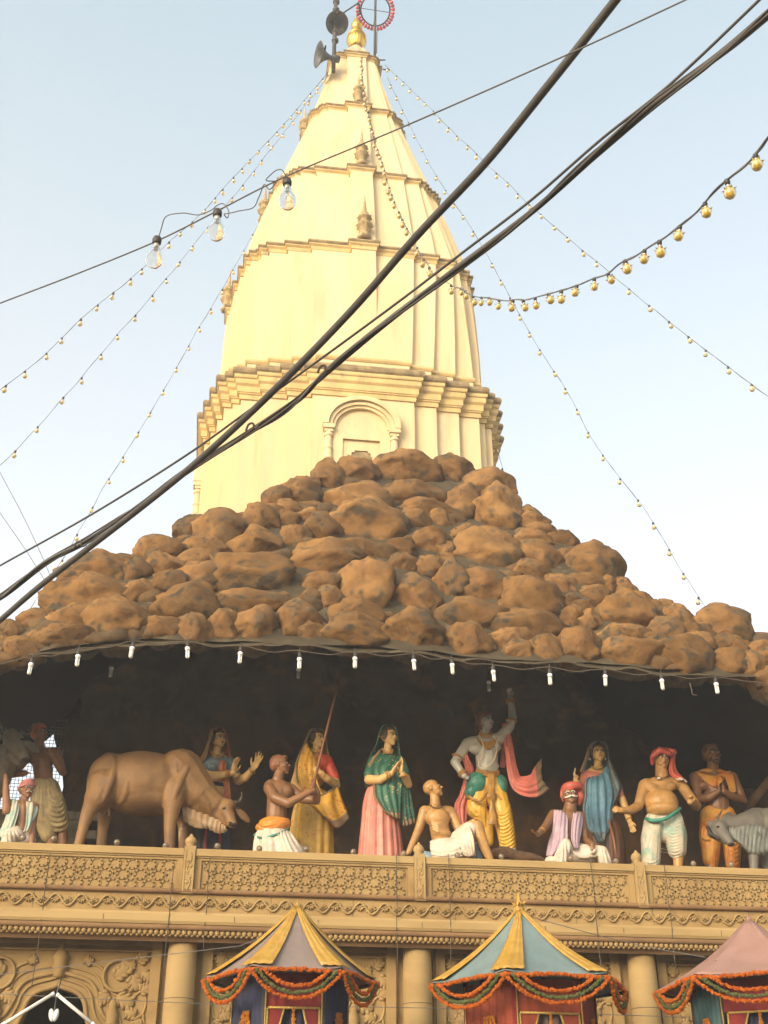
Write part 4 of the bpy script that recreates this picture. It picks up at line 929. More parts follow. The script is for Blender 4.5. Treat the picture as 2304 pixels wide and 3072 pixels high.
class Statue:
    def __init__(s, name, zone, Y, foot, label, skin, cat='statue', group=None, vox=.0085):
        s.z = ZONE[zone]; s.Y = Y; c = s.q(*foot); s.u = (c-V((0,0,EYE))).dot(FW)/FPX/s.z[2]
        s.root = thing(name, (c.x, Y, FLOOR), label, cat, group or 'painted statues under the rock mound'); s.skin = skin; s.b = MB(); s.vox = vox; s.extra = []
    def q(s, x, y, dy=0.): return P(s.z[0]+x/s.z[2], s.z[1]+y/s.z[2], s.Y+dy)
    def pts(s, L): return [s.q(*p) for p in L]
    def limb(s, L, rs, mb=None):
        mb = mb or s.b; mb.chain(s.pts(L), [r*s.u for r in rs]); return s
    def e(s, c, r, mb=None, M=None): (mb or s.b).ell(s.q(*c), tuple(x*s.u for x in r), M); return s
    def part(s, name, mb, mat, vox=None, it=4, parent=None): return mb.build(name, mat, parent or s.root, mods=REMESH(vox or s.vox, it))
    def finish(s, it=4):
        s.body = s.b.build('body', s.skin, s.root, mods=REMESH(s.vox, it)); return s
    def head(s, cx, cy, h, yaw=0, pitch=0, roll=0, dy=0., neck=None, nr=.17, female=False, lip=None, brow=None, white=1, stern=0):
        H = h*s.u*1.06; c = s.q(cx, cy, dy); M = Matrix.Rotation(R(yaw),3,'Z') @ Matrix.Rotation(-R(pitch),3,'X') @ Matrix.Rotation(R(roll),3,'Y')
        s.hM, s.hc, s.H = M, c, H
        def w(x, y, z): return c + M @ V((x,y,z))*H
        s.w = w
        def E(p, r, mb=None): (mb or s.b).ell(w(*p), tuple(k*H for k in r), M, 18, 12)
        s.E = E
        E((0,.08,.13),(.375,.42,.375)); E((0,-.08,-.09),(.335,.29,.36)); E((0,-.13,-.27),(.25 if female else .275,.23,.19)); E((0,-.285,-.41),(.105,.085,.08))
        s.b.capsule(w(0,-.345,.06), w(0,-.455,-.10), .030*H, .048*H); E((0,-.40,-.115),(.078,.06,.035)); E((0,-.315,.10),(.20,.06,.045))
        for g in (-1,1):
            E((g*.18,-.245,-.10),(.125,.105,.11)); E((g*.365,.05,-.03),(.045,.09,.12)); E((g*.14,-.315,.02),(.08,.048,.055))
        E((0,-.335,-.24),(.095,.06,.055))
        if neck is not None:
            s.b.capsule(w(0,.05,-.28), s.q(*neck), nr*1.16*H, nr*1.4*H)
        for g in (-1,1):
            ey = MB(); ir = MB(); br = MB(); ol = MB()
            E((g*.14,-.345,.015),(.078,.036,.038), ey); E((g*.14+.012,-.372,.016),(.036,.015,.035), ir)
            ol.tube(cr([w(g*.06,-.365,.008), w(g*.135,-.385,.056), w(g*.225,-.325,.018)],4), .014*H, 6)
            br.tube(cr([w(g*.045,-.375,.088-.02*stern), w(g*.145,-.372,.13), w(g*.255,-.30,.075)],4), [.015*H if female else .021*H]*9, 6)
            a = ey.build('eye', EYEW, s.root); ir.build('iris', INK, a); ol.build('eyeliner', INK, a); br.build('eyebrow', brow or INK, s.root)
        lp = MB(); E((0,-.39,-.222),(.092,.028,.018), lp); E((0,-.385,-.252),(.074,.03,.023), lp); lp.build('lips', lip or (LIP if female else LIPD), s.root)
        return s
    def hand(s, wr, d, nrm, L=60, curl=.25, spread=.12, ts=1, mb=None, thumb=.9):
        """wr: wrist (zone x, y, dy); d: finger direction; nrm: the way the palm faces; ts: side of the thumb"""
        mb = mb or s.b; p = s.q(*wr); L *= s.u; d = V(d).normalized(); nrm = V(nrm); nrm = (nrm-d*nrm.dot(d)).normalized(); sd = d.cross(nrm).normalized()
        M = Matrix((sd, nrm, d)).transposed()
        mb.ell(p+d*.28*L, (.23*L,.115*L,.33*L), M, 14, 8)
        for i, fl in enumerate((.42,.50,.46,.35)):
            o = (i-1.5); b0 = p+d*.50*L+sd*o*ts*.118*L; dd = (d+sd*o*ts*spread).normalized(); r = .055*L
            cu = curl*(1+.1*i); d1 = (dd*math.cos(cu)+nrm*math.sin(cu)); d2 = (dd*math.cos(cu*2.2)+nrm*math.sin(cu*2.2)); d3 = (dd*math.cos(cu*3.3)+nrm*math.sin(cu*3.3))
            a = b0+d1*fl*.45*L; b = a+d2*fl*.33*L; c = b+d3*fl*.24*L
            mb.chain([b0,a,b,c], [r,r*.93,r*.85,r*.7], 10)
        t0 = p+d*.12*L-sd*ts*.15*L; t1 = t0-sd*ts*.17*L*thumb+d*.20*L+nrm*.08*L; t2 = t1-sd*ts*.05*L*thumb+d*.2*L+nrm*.06*L
        mb.chain([t0,t1,t2], [.085*L,.065*L,.052*L], 10); return s
    def skirt(s, name, rows, mat, n=14, amp=.07, depth=.7, dy=0., parent=None, seed=0, ex=True, N=128):
        """rows: (left, right, y) from the waist down, pleated; carried on down to the floor"""
        R_ = []; m = len(rows)
        fine = cr([V(r) for r in rows], 6)
        for i, r in enumerate(fine):
            c = s.q((r.x+r.y)/2, r.z, dy); rx = (r.y-r.x)/2*s.u; t = i/(len(fine)-1); ring = []
            for j in range(N):
                a = TAU*j/N; k = 1+amp*min(1, .15+t*1.2)*(math.sin(n*a+seed+.9*math.sin(2*a+seed)+.35*math.sin(t*3+a*3))+.35*math.sin(n*2.3*a+seed*2))*(.75+.4*math.sin(a*3+seed))
                ring.append(c+V((rx*k*math.cos(a), rx*depth*k*math.sin(a), 0)))
            R_.append(ring)
        if ex: R_.append([V((p.x, p.y, FLOOR)) for p in R_[-1]])
        mb = MB(); mb.loft(R_, True, True, flip=True); return mb.build(name, mat, parent or s.root)
    def veil(s, name, rows, mat, th=.012, dy=.03, n=9, amp=.02, parent=None, seed=0):
        """rows: (left, right, y, opening half-angle in degrees, depth ratio): a shell open at the front"""
        fine = cr([V((*r[:3],)) for r in rows], 5); op = cr([V((r[3], r[4], r[5] if len(r) > 5 else 0)) for r in rows], 5); out = []
        for i, (r, o) in enumerate(zip(fine, op)):
            c = s.q((r.x+r.y)/2, r.z, dy); rx = max(4,(r.y-r.x)/2)*s.u; ring = []; t = i/(len(fine)-1)
            for j in range(49):
                a = -PI/2+R(o.x+o.z)+(TAU-2*R(o.x))*j/48; k = 1+amp*t*(math.sin(n*a+seed)+.5*math.sin(2.3*n*a+seed*3+t*2))
                ring.append(c+V((rx*k*math.cos(a), rx*k*o.y*math.sin(a), 0)))
            out.append(ring)
        mb = MB().sheet(out); return mb.build(name, mat, parent or s.root, mods=SOLID(th))
    def drape(s, name, rows, mat, k=7, n=5, amp=.008, along='v', th=.012, parent=None, border=None, seed=0., ph=0.):
        """rows of (x, y, dy): a hanging sheet with folds; along='v' folds run down the rows, 'u' across"""
        g = [cr(s.pts(r), k) for r in rows]; g = [list(c) for c in zip(*[cr(list(col), k) for col in zip(*g)])]; g = [list(r) for r in zip(*g)] if False else g
        nr, nc = len(g), len(g[0]); out = []
        for i in range(nr):
            row = []
            for j in range(nc):
                u_, v_ = i/(nr-1), j/(nc-1)
                tu = g[min(i+1,nr-1)][j]-g[max(i-1,0)][j]; tv = g[i][min(j+1,nc-1)]-g[i][max(j-1,0)]; nn = tu.cross(tv)
                nn = nn.normalized() if nn.length > 1e-9 else V((0,-1,0))
                if nn.y > 0: nn = -nn
                f = (v_ if along == 'v' else u_)*n+.35*math.sin((u_ if along == 'v' else v_)*3.1+seed); w_ = math.sin(TAU*f+ph); w_ = w_*abs(w_)**-.25 if w_ else 0
                row.append(g[i][j]+nn*amp*w_)
            out.append(row)
        o = MB().sheet(out).build(name, mat, parent or s.root, mods=SOLID(th))
        if border:
            for side, fr, bm in border:
                kk = max(2, int((nr if side in 'tb' else nc)*fr))
                sub = {'t': out[:kk], 'b': out[-kk:], 'l': [r[:kk] for r in out], 'r': [r[-kk:] for r in out]}[side]
                MB().sheet([[p+V((0,-.5*th-.004,0)) for p in r] for r in sub]).build('border', bm, o, mods=SOLID(.006))
        return o
    def fold(s, mb, L, r, k=5, lift=.42):
        """a cloth fold lying on the cloth: photo line L dropped on to the shape built so far"""
        if getattr(s, '_fb', None) is not mb:
            s._fb = mb; n_ = len(mb.v); s._bvh = BVHTree.FromPolygons(mb.v+s.b.v, mb.f+[tuple(i+n_ for i in q) for q in s.b.f])
        out = []; o = V((0,0,EYE)); last = None
        for p in cr(s.pts(L), k):
            d = (p-o).normalized(); hit = s._bvh.ray_cast(o, d)[0]
            if hit is None:
                near = s._bvh.find_nearest(p if last is None else o+d*(last-o).length)[0]; hit = near
            last = hit; out.append(hit-d*(r*s.u*lift))
        m = len(out); mb.tube(out, [1.12*r*s.u*(.45+.55*math.sin(PI*min(1,max(0,i/(m-1))))) for i in range(m)], 8)
    def tube(s, name, L, r, mat, k=6, parent=None, n=8):
        rs = r*s.u if not isinstance(r, (list,tuple)) else None; p = cr(s.pts(L), k)
        if rs is None: rs = [interp([(i/(len(r)-1), x*s.u) for i, x in enumerate(r)], j/(len(p)-1)) for j in range(len(p))]
        return MB().tube(p, rs, n).build(name, mat, parent or s.root)
    def wrap(s, name, c, rx, rz, mat, turns=5, thick=.3, tilt=.3, dy=.0, ry=None, M=None):
        """a turban: a dome with coiled folds"""
        mb = MB(); c = s.q(*c, dy) if len(c) == 2 else s.q(*c); rx *= s.u; rz *= s.u; ry = (ry*s.u if ry else rx*1.05); M = M or s.hM
        mb.ell(c, (rx*.93,ry*.93,rz*.93), M, 24, 14)
        for i in range(turns):
            a0 = i/turns; zz = -.55+1.35*a0; k = math.sqrt(max(.05,1-zz*zz*.85)); ring = []
            for j in range(29):
                a = TAU*j/28; ring.append(c+M @ V((rx*k*math.cos(a), ry*k*math.sin(a), rz*(zz*.85)+tilt*rx*math.cos(a+i*.5)*(.6-a0*.5))))
            mb.tube(ring, rx*thick*(.62-.2*a0), 8)
        return mb.build(name, mat, s.root, mods=REMESH(.009, 2))
    def cap_hair(s, name, mat, lo=.10, back=.0, front=.26, extra=()):
        """short hair: a shell over the skull, brow line kept free"""
        mb = MB(); s.E((0,.13,.17),(.39,.405,.37), mb); s.E((0,.23,.02),(.375,.30,.30), mb)
        for p, r in extra: s.E(p, r, mb)
        return mb.build(name, mat, s.root, mods=REMESH(.009, 2))
    def bangle(s, c, d, r, t, mat=None, parent=None):
        d = V(d).normalized(); c = s.q(*c); u = d.orthogonal().normalized(); v = d.cross(u); rr = r*s.u
        return MB().tube([c+(u*math.cos(a)+v*math.sin(a))*rr for a in [TAU*i/18 for i in range(19)]], t*s.u, 8).build('bangle', mat or GOLDP, parent or s.root)
UPV = (0,0,1); TOV = (0,-1,0)
# 1 --- woman in green veil and pink skirt, hands folded
f = Statue('woman_statue', 'C', 15.0, (580,2090), 'statue of a woman with green veil and pink skirt, hands pressed together', SK_FAIR)
f.head(672,648,238,40,1,0,neck=(650,850),nr=.16,female=True)
f.e((640,960),(165,110,130)); f.e((600,1160),(130,100,110)); f.e((600,1300),(190,140,130))
f.limb([(480,950,-.02),(428,1165,-.10),(560,1165,-.22),(700,1090,-.27)],[66,58,56,36]); f.limb([(800,950,.0),(900,1220,-.06),(835,1090,-.24)],[62,56,36])
f.hand((705,1085,-.28),(.62,-.12,1),(1,-.25,-.45),205,.06,.02,-1); f.hand((812,1085,-.25),(.10,-.12,1),(-1,-.2,.1),205,.06,.02,1)
f.finish()
mb = MB(); f.E((0,.12,.20),(.40,.40,.345),mb); f.E((-.06,-.10,.36),(.25,.22,.13),mb); f.E((-.33,.0,.05),(.09,.2,.27),mb); f.E((.33,.0,.05),(.09,.2,.24),mb); f.part('hair', mb, HAIR)
s_ = MB(); f.E((0,-.365,.20),(.022,.015,.028),s_); s_.build('bindi', VERM, f.root)
mb = MB(); f.e((645,975),(180,125,140),mb); f.limb([(485,950,-.02),(436,1100,-.08)],[78,72],mb); f.limb([(800,950),(860,1090,-.03)],[74,70],mb); f.e((600,1190),(150,112,120),mb); f.part('blouse', mb, C_GREEN)
f.skirt('skirt', [(470,760,1215),(395,800,1290),(355,795,1450),(335,795,1700),(318,815,1900),(300,835,2120)], C_PINK, 15, .075, .72, seed=1)
f.veil('veil', [(640,700,508,15,.9),(575,755,535,50,1),(535,785,640,66,1.05),(510,795,740,72,1),(450,815,850,74,.85),(405,845,960,70,.72),(390,862,1060,78,.66),(378,890,1180,95,.6),(372,905,1260,108,.58)], C_GREEN, n=11, amp=.025, seed=2)
f.drape('shawl', [[(560,800,-.06),(620,880,-.10),(735,950,-.14),(800,960,-.12)],[(430,1000,-.10),(560,1030,-.155),(690,1060,-.175),(800,1080,-.14)],[(480,1220,-.15),(590,1230,-.185),(700,1220,-.185),(830,1230,-.14)],[(500,1380,-.19),(610,1420,-.225),(720,1400,-.22),(810,1380,-.16)],[(640,1570,-.205),(690,1600,-.215),(745,1630,-.20),(800,1650,-.17)]], C_GREEN, n=4, amp=.012, along='v', border=[('l',.16,C_BROC),('b',.12,C_BROC)])
f.drape('shawl_end', [[(800,1090,-.10),(860,1120,-.04),(905,1180,.0)],[(825,1380,-.12),(880,1380,-.07),(930,1360,-.02)],[(832,1560,-.12),(890,1560,-.08),(965,1540,-.02)],[(835,1725,-.12),(905,1720,-.08),(985,1690,-.02)]], C_GREEN, n=3, amp=.014, border=[('b',.22,C_BROC)])
f.tube('necklace', [(590,790,-.07),(640,835,-.11),(700,835,-.10),(715,800,-.06)], 13, GOLDP)
for c, d in (((668,1105,-.26),(1,0,.4)),((640,1120,-.25),(1,0,.3)),((840,1110,-.23),(-.3,-.5,1))): f.bangle(c, d, 42, 13)

# 2 --- woman in yellow sari holding the staff
f = Statue('woman_statue', 'B', 15.45, (1240,1690), 'statue of a woman in yellow sari with red sleeve, one hand on the staff', SK_FAIR)
f.head(1298,560,180,42,2,0,neck=(1290,700),nr=.16,female=True)
f.e((1290,790),(135,85,110)); f.e((1270,950),(105,75,90)); f.e((1250,1130),(150,100,110))
f.limb([(1410,780,0),(1490,1010,-.05),(1400,950,-.2),(1330,890,-.27)],[52,44,40,28]); f.limb([(1150,780,0),(1075,990,-.06),(1130,1060,-.16)],[50,42,36]); f.hand((1330,890,-.27),(-.55,-.3,.35),(-.2,1,.2),110,.55,.05,1)
f.finish()
mb = MB(); f.E((0,.12,.18),(.40,.40,.36),mb); f.E((-.02,-.10,.36),(.26,.22,.12),mb); f.E((-.33,0,.03),(.09,.2,.26),mb); f.part('hair', mb, HAIR)
mb = MB(); f.limb([(1400,775,0),(1470,940,-.03)],[62,56],mb); f.e((1330,790),(110,98,100),mb); f.part('blouse', mb, C_RED)
mb = MB(); f.e((1225,800,-.01),(125,98,120),mb); f.e((1250,960),(118,90,110),mb); f.part('bodice', mb, C_YEL)
f.skirt('skirt', [(1130,1400,1080),(1085,1440,1180),(1050,1450,1330),(1030,1452,1500),(1015,1455,1720)], C_OCH, 13, .075, .68, seed=4)
f.veil('veil', [(1270,1330,462,15,.9),(1215,1375,480,45,1),(1180,1395,560,66,1.05,8),(1150,1405,640,74,1,8),(1110,1425,720,80,.85,8),(1080,1440,800,88,.72,8),(1065,1450,880,100,.66,8)], C_OLV, n=11, amp=.02, seed=1)
f.drape('sari', [[(1190,570,-.09),(1215,640,-.13),(1260,700,-.13)],[(1110,730,-.10),(1180,780,-.155),(1290,800,-.17)],[(1085,870,-.12),(1190,930,-.18),(1300,950,-.185)],[(1110,1040,-.13),(1210,1080,-.185),(1340,1080,-.18)],[(1130,1170,-.13),(1230,1190,-.19),(1400,1180,-.15)]], C_YEL, n=4, amp=.013, border=[('l',.18,C_BROC)])
f.drape('sari_end', [[(1130,1110,-.15),(1240,1130,-.2),(1400,1080,-.18),(1500,1010,-.10)],[(1200,1180,-.18),(1290,1200,-.22),(1430,1180,-.19),(1535,1140,-.10)],[(1270,1230,-.2),(1370,1310,-.22),(1470,1330,-.18),(1580,1250,-.10)],[(1310,1260,-.2),(1420,1370,-.21),(1510,1440,-.17),(1618,1345,-.10)]], C_YEL, n=3, amp=.012, border=[('b',.3,C_BROC),('t',.12,C_BROC)])
f.tube('necklace', [(1245,650,-.08),(1280,680,-.10),(1330,670,-.09)], 12, GOLDP); f.tube('long_necklace', [(1240,670,-.09),(1265,740,-.2),(1280,840,-.2),(1300,760,-.18),(1335,680,-.09)], 6, GOLDP); f.bangle((1355,905,-.25),(1,.3,.4),33,10)

# 3 --- kneeling man with the staff
f = Statue('man_statue', 'B', 14.85, (900,1690), 'statue of a bare-chested kneeling man in orange sash gripping the long staff', SK_BRN)
f.head(935,815,205,72,6,0,neck=(905,960),nr=.19)
f.limb([(840,1030,.0),(1010,1050,.06)],[78,68]); f.e((920,1090),(130,95,140)); f.limb([(905,1100),(890,1330)],[108,100]); f.e((985,1080,-.01),(85,85,80))
f.limb([(820,1045,-.06),(880,1140,-.16),(1010,1195,-.22),(1130,1130,-.24),(1235,1075,-.24)],[60,52,46,40,28]); f.limb([(1040,1050,.06),(1150,1150,.02),(1290,1165,-.06),(1295,1090,-.14),(1262,1000,-.19)],[54,48,46,40,28])
f.hand((1228,1078,-.24),(.75,-.1,.35),(.1,1,.3),95,.75,.03,1); f.hand((1262,1010,-.19),(-.2,-.35,1),(-.3,-.9,0),90,.8,.03,-1)
f.finish()
f.cap_hair('hair', HAIRB, extra=[((0,-.22,.36),(.20,.14,.10)),((.1,-.28,.31),(.07,.06,.06)),((-.12,-.25,.33),(.08,.07,.06)),((-.29,.02,.12),(.07,.12,.2)),((0,.3,-.12),(.22,.12,.16))])
mb = MB(); f.e((880,1400),(165,125,75),mb); f.e((840,1440),(160,125,70),mb)
for i in range(5): f.fold(mb, [(700+4*i,1490-32*i,-.02),(770,1530-38*i,-.15),(880,1490-30*i,-.20),(1000,1440-22*i,-.13),(1030,1420-18*i,.0)], 15)
f.part('sash', mb, C_ORN, it=3); f.tube('sash_border', [(675,1510,0),(740,1540,-.14),(860,1515,-.21),(960,1480,-.19),(1020,1450,-.1)], 14, C_GRN)
f.skirt('dhoti', [(740,1000,1455),(688,1030,1500),(670,1085,1570),(664,1140,1640),(660,1165,1720)], C_WHT, 9, .10, .85, seed=2)
f.drape('dhoti_fold', [[(900,1490,-.20),(960,1480,-.21),(1010,1470,-.15)],[(925,1580,-.24),(1010,1590,-.27),(1080,1560,-.2)],[(950,1690,-.25),(1050,1700,-.29),(1150,1680,-.2)]], C_WHT, n=4, amp=.018)
pole = MB().tube([P(1018,2036,14.5), P(964,2255,14.60), P(934,2386,14.63)], [.014,.018,.02], 10).build('wooden_staff', paint('staff_wood', (.20,.085,.045), .6, .7)); recenter(pole, P(934,2386,14.63)); tag(pole, 'long thin wooden staff slanting up into the dark, held by the kneeling man', 'staff')

# 4 --- woman in blue behind the cow
f = Statue('woman_statue', 'B', 15.75, (270,1660), 'statue of a woman in blue blouse and orange veil raising both open hands', SK_FAIR)
f.head(318,560,186,30,1,0,neck=(300,700),nr=.16,female=True)
f.e((300,800),(140,85,110)); f.e((290,950),(105,75,90)); f.e((280,1100),(140,95,110))
f.limb([(180,790,0),(150,890,-.06),(270,935,-.16),(465,890,-.28)],[52,50,46,28]); f.hand((465,890,-.28),(.12,-.1,1),(.7,-.6,0),170,.18,.06,-1)
f.limb([(430,800,0),(520,970,-.05),(580,940,-.16),(665,850,-.25)],[50,48,44,28]); f.hand((665,855,-.25),(.42,-.1,1),(-.5,-.8,.1),185,.10,.16,1)
f.finish()
mb = MB(); f.E((0,.12,.18),(.40,.40,.36),mb); f.E((0,-.12,.36),(.26,.2,.12),mb); f.E((-.34,-.02,.02),(.085,.18,.28),mb); f.E((.34,-.02,.02),(.085,.18,.28),mb); f.part('hair', mb, HAIR)
b_ = MB(); f.E((0,-.365,.19),(.022,.015,.026),b_); b_.build('bindi', VERM, f.root)
mb = MB(); f.limb([(185,785),(170,880,-.05)],[62,60],mb); f.limb([(425,790),(480,900,-.03)],[60,56],mb); f.e((300,805),(150,95,105),mb); f.e((270,830,-.05),(55,60,55),mb); f.e((385,830,-.05),(50,60,52),mb); f.part('blouse', mb, C_BLUS)
f.skirt('skirt', [(195,390,1000),(140,410,1100),(110,425,1250),(100,430,1450),(90,440,1700)], C_DBL, 13, .07, .68, seed=3)
for x in (190,330): f.drape('skirt_stripe', [[(x,1400,-.19),(x+14,1400,-.19)],[(x-12,1560,-.20),(x+8,1560,-.2)],[(x-18,1720,-.21),(x+2,1720,-.21)]], C_RED, k=4, n=1, amp=.0)
f.veil('veil', [(295,345,452,15,.9),(235,385,475,45,1),(215,410,560,66,1.05),(195,425,650,74,1),(150,445,720,82,.8),(118,462,770,92,.7),(100,470,830,105,.6)], C_ORD, n=9, amp=.02)
f.drape('veil_border', [[(250,480,-.10),(262,478,-.12)],[(205,600,-.10),(232,600,-.14)],[(160,720,-.09),(200,730,-.14)],[(112,770,-.06),(150,782,-.12)]], C_OLV, n=1, amp=.004)
f.drape('scarf_front', [[(335,770,-.12),(360,765,-.125),(390,790,-.12)],[(320,860,-.14),(355,850,-.15),(395,880,-.13)],[(370,1000,-.13),(395,1000,-.14),(425,1010,-.12)],[(375,1170,-.13),(410,1170,-.145),(440,1180,-.12)]], C_ORD, n=2, amp=.008)
f.tube('necklace', [(240,680,-.06),(285,730,-.11),(330,735,-.12),(365,690,-.07)], 13, GOLDP); f.bangle((425,900,-.26),(1,-.2,-.2),33,12); f.bangle((402,905,-.25),(1,-.2,-.2),35,12); f.bangle((650,870,-.24),(.8,-.6,.9),32,12)

# 5 --- central blue-grey figure
f = Statue('youth_statue', 'D', 15.4, (900,1740), 'tall blue-grey statue with raised left arm, pearl string and yellow dhoti at the centre', SK_BLU)
f.head(850,445,194,28,2,-4,neck=(845,600),nr=.20,female=True)
f.limb([(690,660,0),(985,610,0)],[62,60]); f.e((850,700),(150,95,120)); f.e((760,720,-.05),(75,60,60)); f.e((940,700,-.05),(70,60,60)); f.limb([(860,740),(868,920)],[122,112]); f.e((900,890,-.05),(90,65,60))
f.limb([(985,620,0),(1090,500,-.04),(1122,410,-.06),(1098,215,-.06)],[64,52,46,33]); f.hand((1097,205,-.06),(-.12,.1,1),(.0,-.6,.7),120,.38,.12,-1)
f.limb([(675,665,0),(560,830,-.05),(545,850,-.07),(635,985,-.14)],[62,48,46,33]); f.hand((640,990,-.14),(.55,-.2,-.5),(.2,1,.2),80,.85,.03,-1)
f.limb([(870,760),(900,1000),(1040,1400),(1060,1650),(1120,1745,-.05)],[80,70,55,55,45]); f.finish()
mb = MB(); f.E((0,.10,.20),(.41,.43,.365),mb)
rnd = random.Random(3)
for i in range(60):
    a = rnd.uniform(.25, PI-.25); z = rnd.uniform(-.62,.42); k = .435+.05*(z < -.1)
    x, y = k*math.cos(a), .05+k*math.sin(a)*.95
    if z > -.2 or abs(x) > .15: f.E((x,y,z),(.075,.075,.065),mb)
for i in range(9):
    a = PI+.25+(PI-.5)*i/8; f.E((.31*math.cos(a),.02+.30*math.sin(a),.33),(.075,.075,.065),mb)
for g in (-1,1):
    for z in (.15,0,-.15,-.3,-.45): f.E((g*(.36+.03*abs(z)),.02,z),(.07,.09,.08),mb)
f.part('hair', mb, HAIRB, .008, 1)
mb = MB(); M0 = f.hM
for i in range(7): mb.ell(f.w(-.25+.02*i,.1,.58+.03*i), (.02*f.H,.01*f.H,.16*f.H), Matrix.Rotation(-.5+.1*i,3,'Y'))
f.part('feather', mb, paint('feather_green',(.05,.09,.05),.5), .007, 1)
mb = MB(); f.E((-.36,-.02,-.18),(.05,.07,.07),mb); f.E((.36,-.02,-.18),(.05,.07,.07),mb); mb.build('earring', C_ORN, f.root)
f.tube('collar', [(795,565,-.06),(840,590,-.11),(890,585,-.10),(905,560,-.05)], 20, GOLDP); f.drape('pectoral', [[(755,600,-.06),(800,640,-.115),(850,650,-.135),(910,640,-.125),(960,600,-.06)],[(780,640,-.10),(820,690,-.15),(870,715,-.165),(920,690,-.15),(955,640,-.09)],[(840,665,-.14),(865,700,-.16),(900,722,-.165),(920,700,-.155),(935,660,-.13)]], GOLDP, n=1, amp=.004)
pl = cr(f.pts([(785,585,-.07),(820,660,-.15),(832,740,-.17),(800,820,-.16),(780,880,-.16),(815,915,-.17),(870,905,-.175),(930,840,-.165),(962,740,-.16),(965,650,-.12),(920,590,-.06)]),8); L = arclen(pl); mb = MB()
for i in range(75): mb.ell(at_len(pl,L,L[-1]*i/74)+V((0,-.008,0)), (.0095,)*3, None, 8, 6)
mb.build('pearl_string', PEARL, f.root)
for c, d, r in (((1110,440,-.06),(.1,0,1),50),((1095,255,-.06),(-.1,0,1),36),((1096,235,-.06),(-.1,0,1),36),((570,800,-.04),(.5,0,1),50),((615,955,-.12),(.6,-.3,-.9),37),((625,970,-.13),(.6,-.3,-.9),37)): f.bangle(c, d, r, 13)
mb = MB(); f.limb([(790,1130,.02),(760,1320,.03),(850,1420,.04),(870,1640,.06)],[120,100,80,62],mb); f.limb([(940,1130),(1010,1340,-.05),(1050,1520,-.03),(1075,1690,.0)],[120,105,92,85],mb); f.e((870,1080),(185,125,110),mb)
for i in range(11): f.fold(mb, [(945+2*i,1290+38*i,-.13),(990+4*i,1370+36*i,-.20),(1060+4*i,1350+36*i,-.17),(1100+5*i,1270+40*i,-.05)], 10)
for i in range(5): f.fold(mb, [(690,1300+30*i,-.05),(750,1380+30*i,-.13),(820,1360+30*i,-.13),(850,1280+20*i,-.12)], 10)
for i in range(3): f.fold(mb, [(850-22*i,1230,-.15),(835-22*i,1350,-.17),(845-25*i,1480,-.12)], 15)
f.part('dhoti', mb, C_DYL, it=3)
mb = MB(); f.e((770,1060,-.02),(115,110,120),mb); f.e((1000,1090,-.01),(75,105,120),mb); f.e((700,1150),(60,80,80),mb)
for i in range(9): f.fold(mb, [(855,960+10*i,-.15),(800,975+22*i,-.185),(720,1015+26*i,-.16),(672,1080+22*i,-.04)], 15)
for i in range(7): f.fold(mb, [(945,985+14*i,-.14),(985,1010+26*i,-.16),(1035,1060+26*i,-.10),(1060,1100+22*i,.0)], 14)
for i in range(4): f.fold(mb, [(880,1000+20*i,-.16),(870,1130+15*i,-.19),(780,1240+18*i,-.19),(690,1250+16*i,-.10)], 12)
f.part('hip_sash', mb, C_GRN, it=3)
f.tube('sash_hem', [(672,1180,-.03),(720,1215,-.15),(800,1235,-.21),(860,1150,-.21)], 15, GOLDP); f.tube('sash_hem', [(955,1170,-.15),(1010,1225,-.16),(1062,1235,-.06)], 14, GOLDP)
f.drape('belt', [[(755,915,-.06),(820,930,-.14),(900,945,-.15),(985,930,-.05)],[(750,960,-.07),(820,980,-.155),(900,995,-.165),(990,985,-.06)]], GOLDP, n=6, amp=.004, along='v')
f.drape('belt_pendant', [[(870,960,-.17),(905,960,-.18),(940,960,-.17)],[(880,1120,-.20),(905,1130,-.21),(935,1120,-.20)],[(868,1190,-.20),(905,1200,-.215),(945,1190,-.20)],[(895,1260,-.19),(915,1265,-.2),(935,1260,-.19)],[(885,1400,-.19),(920,1400,-.2),(955,1400,-.19)],[(872,1470,-.18),(920,1475,-.19),(970,1470,-.18)]], GOLDP, n=3, amp=.005, along='u')
f.drape('scarf', [[(590,720,-.02),(620,700,-.05),(650,760,-.03)],[(640,860,-.02),(680,860,-.06),(720,900,-.02)],[(655,960,.02),(700,970,-.01),(725,1000,.03)],[(600,1170,.10),(640,1180,.07),(690,1200,.12)],[(545,1290,.13),(600,1300,.10),(670,1330,.14)],[(580,1480,.13),(610,1490,.11),(650,1500,.14)]], C_SCF, n=3, amp=.014)
f.drape('scarf', [[(1020,480,-.03),(1045,460,-.08),(1075,490,-.03)],[(1035,620,-.02),(1065,610,-.06),(1105,620,-.02)],[(1060,800,.0),(1095,800,-.04),(1140,820,.0)],[(1075,960,.0),(1125,965,-.05),(1185,985,-.01)],[(1120,1110,-.02),(1180,1060,-.08),(1240,1000,-.03)],[(1230,1185,-.04),(1280,1080,-.10),(1310,975,-.04)],[(1370,1195,-.04),(1360,1050,-.09),(1345,900,-.03)],[(1485,1120,-.03),(1410,1010,-.07),(1410,815,-.02)]], C_SCF, n=4, amp=.014, border=[('b',.17,C_BROC)])
f.drape('scarf_back', [[(1010,560,.10),(1050,700,.10)],[(1010,760,.12),(1065,800,.12)],[(990,900,.13),(1040,910,.13)]], C_SCF, n=2, amp=.01)
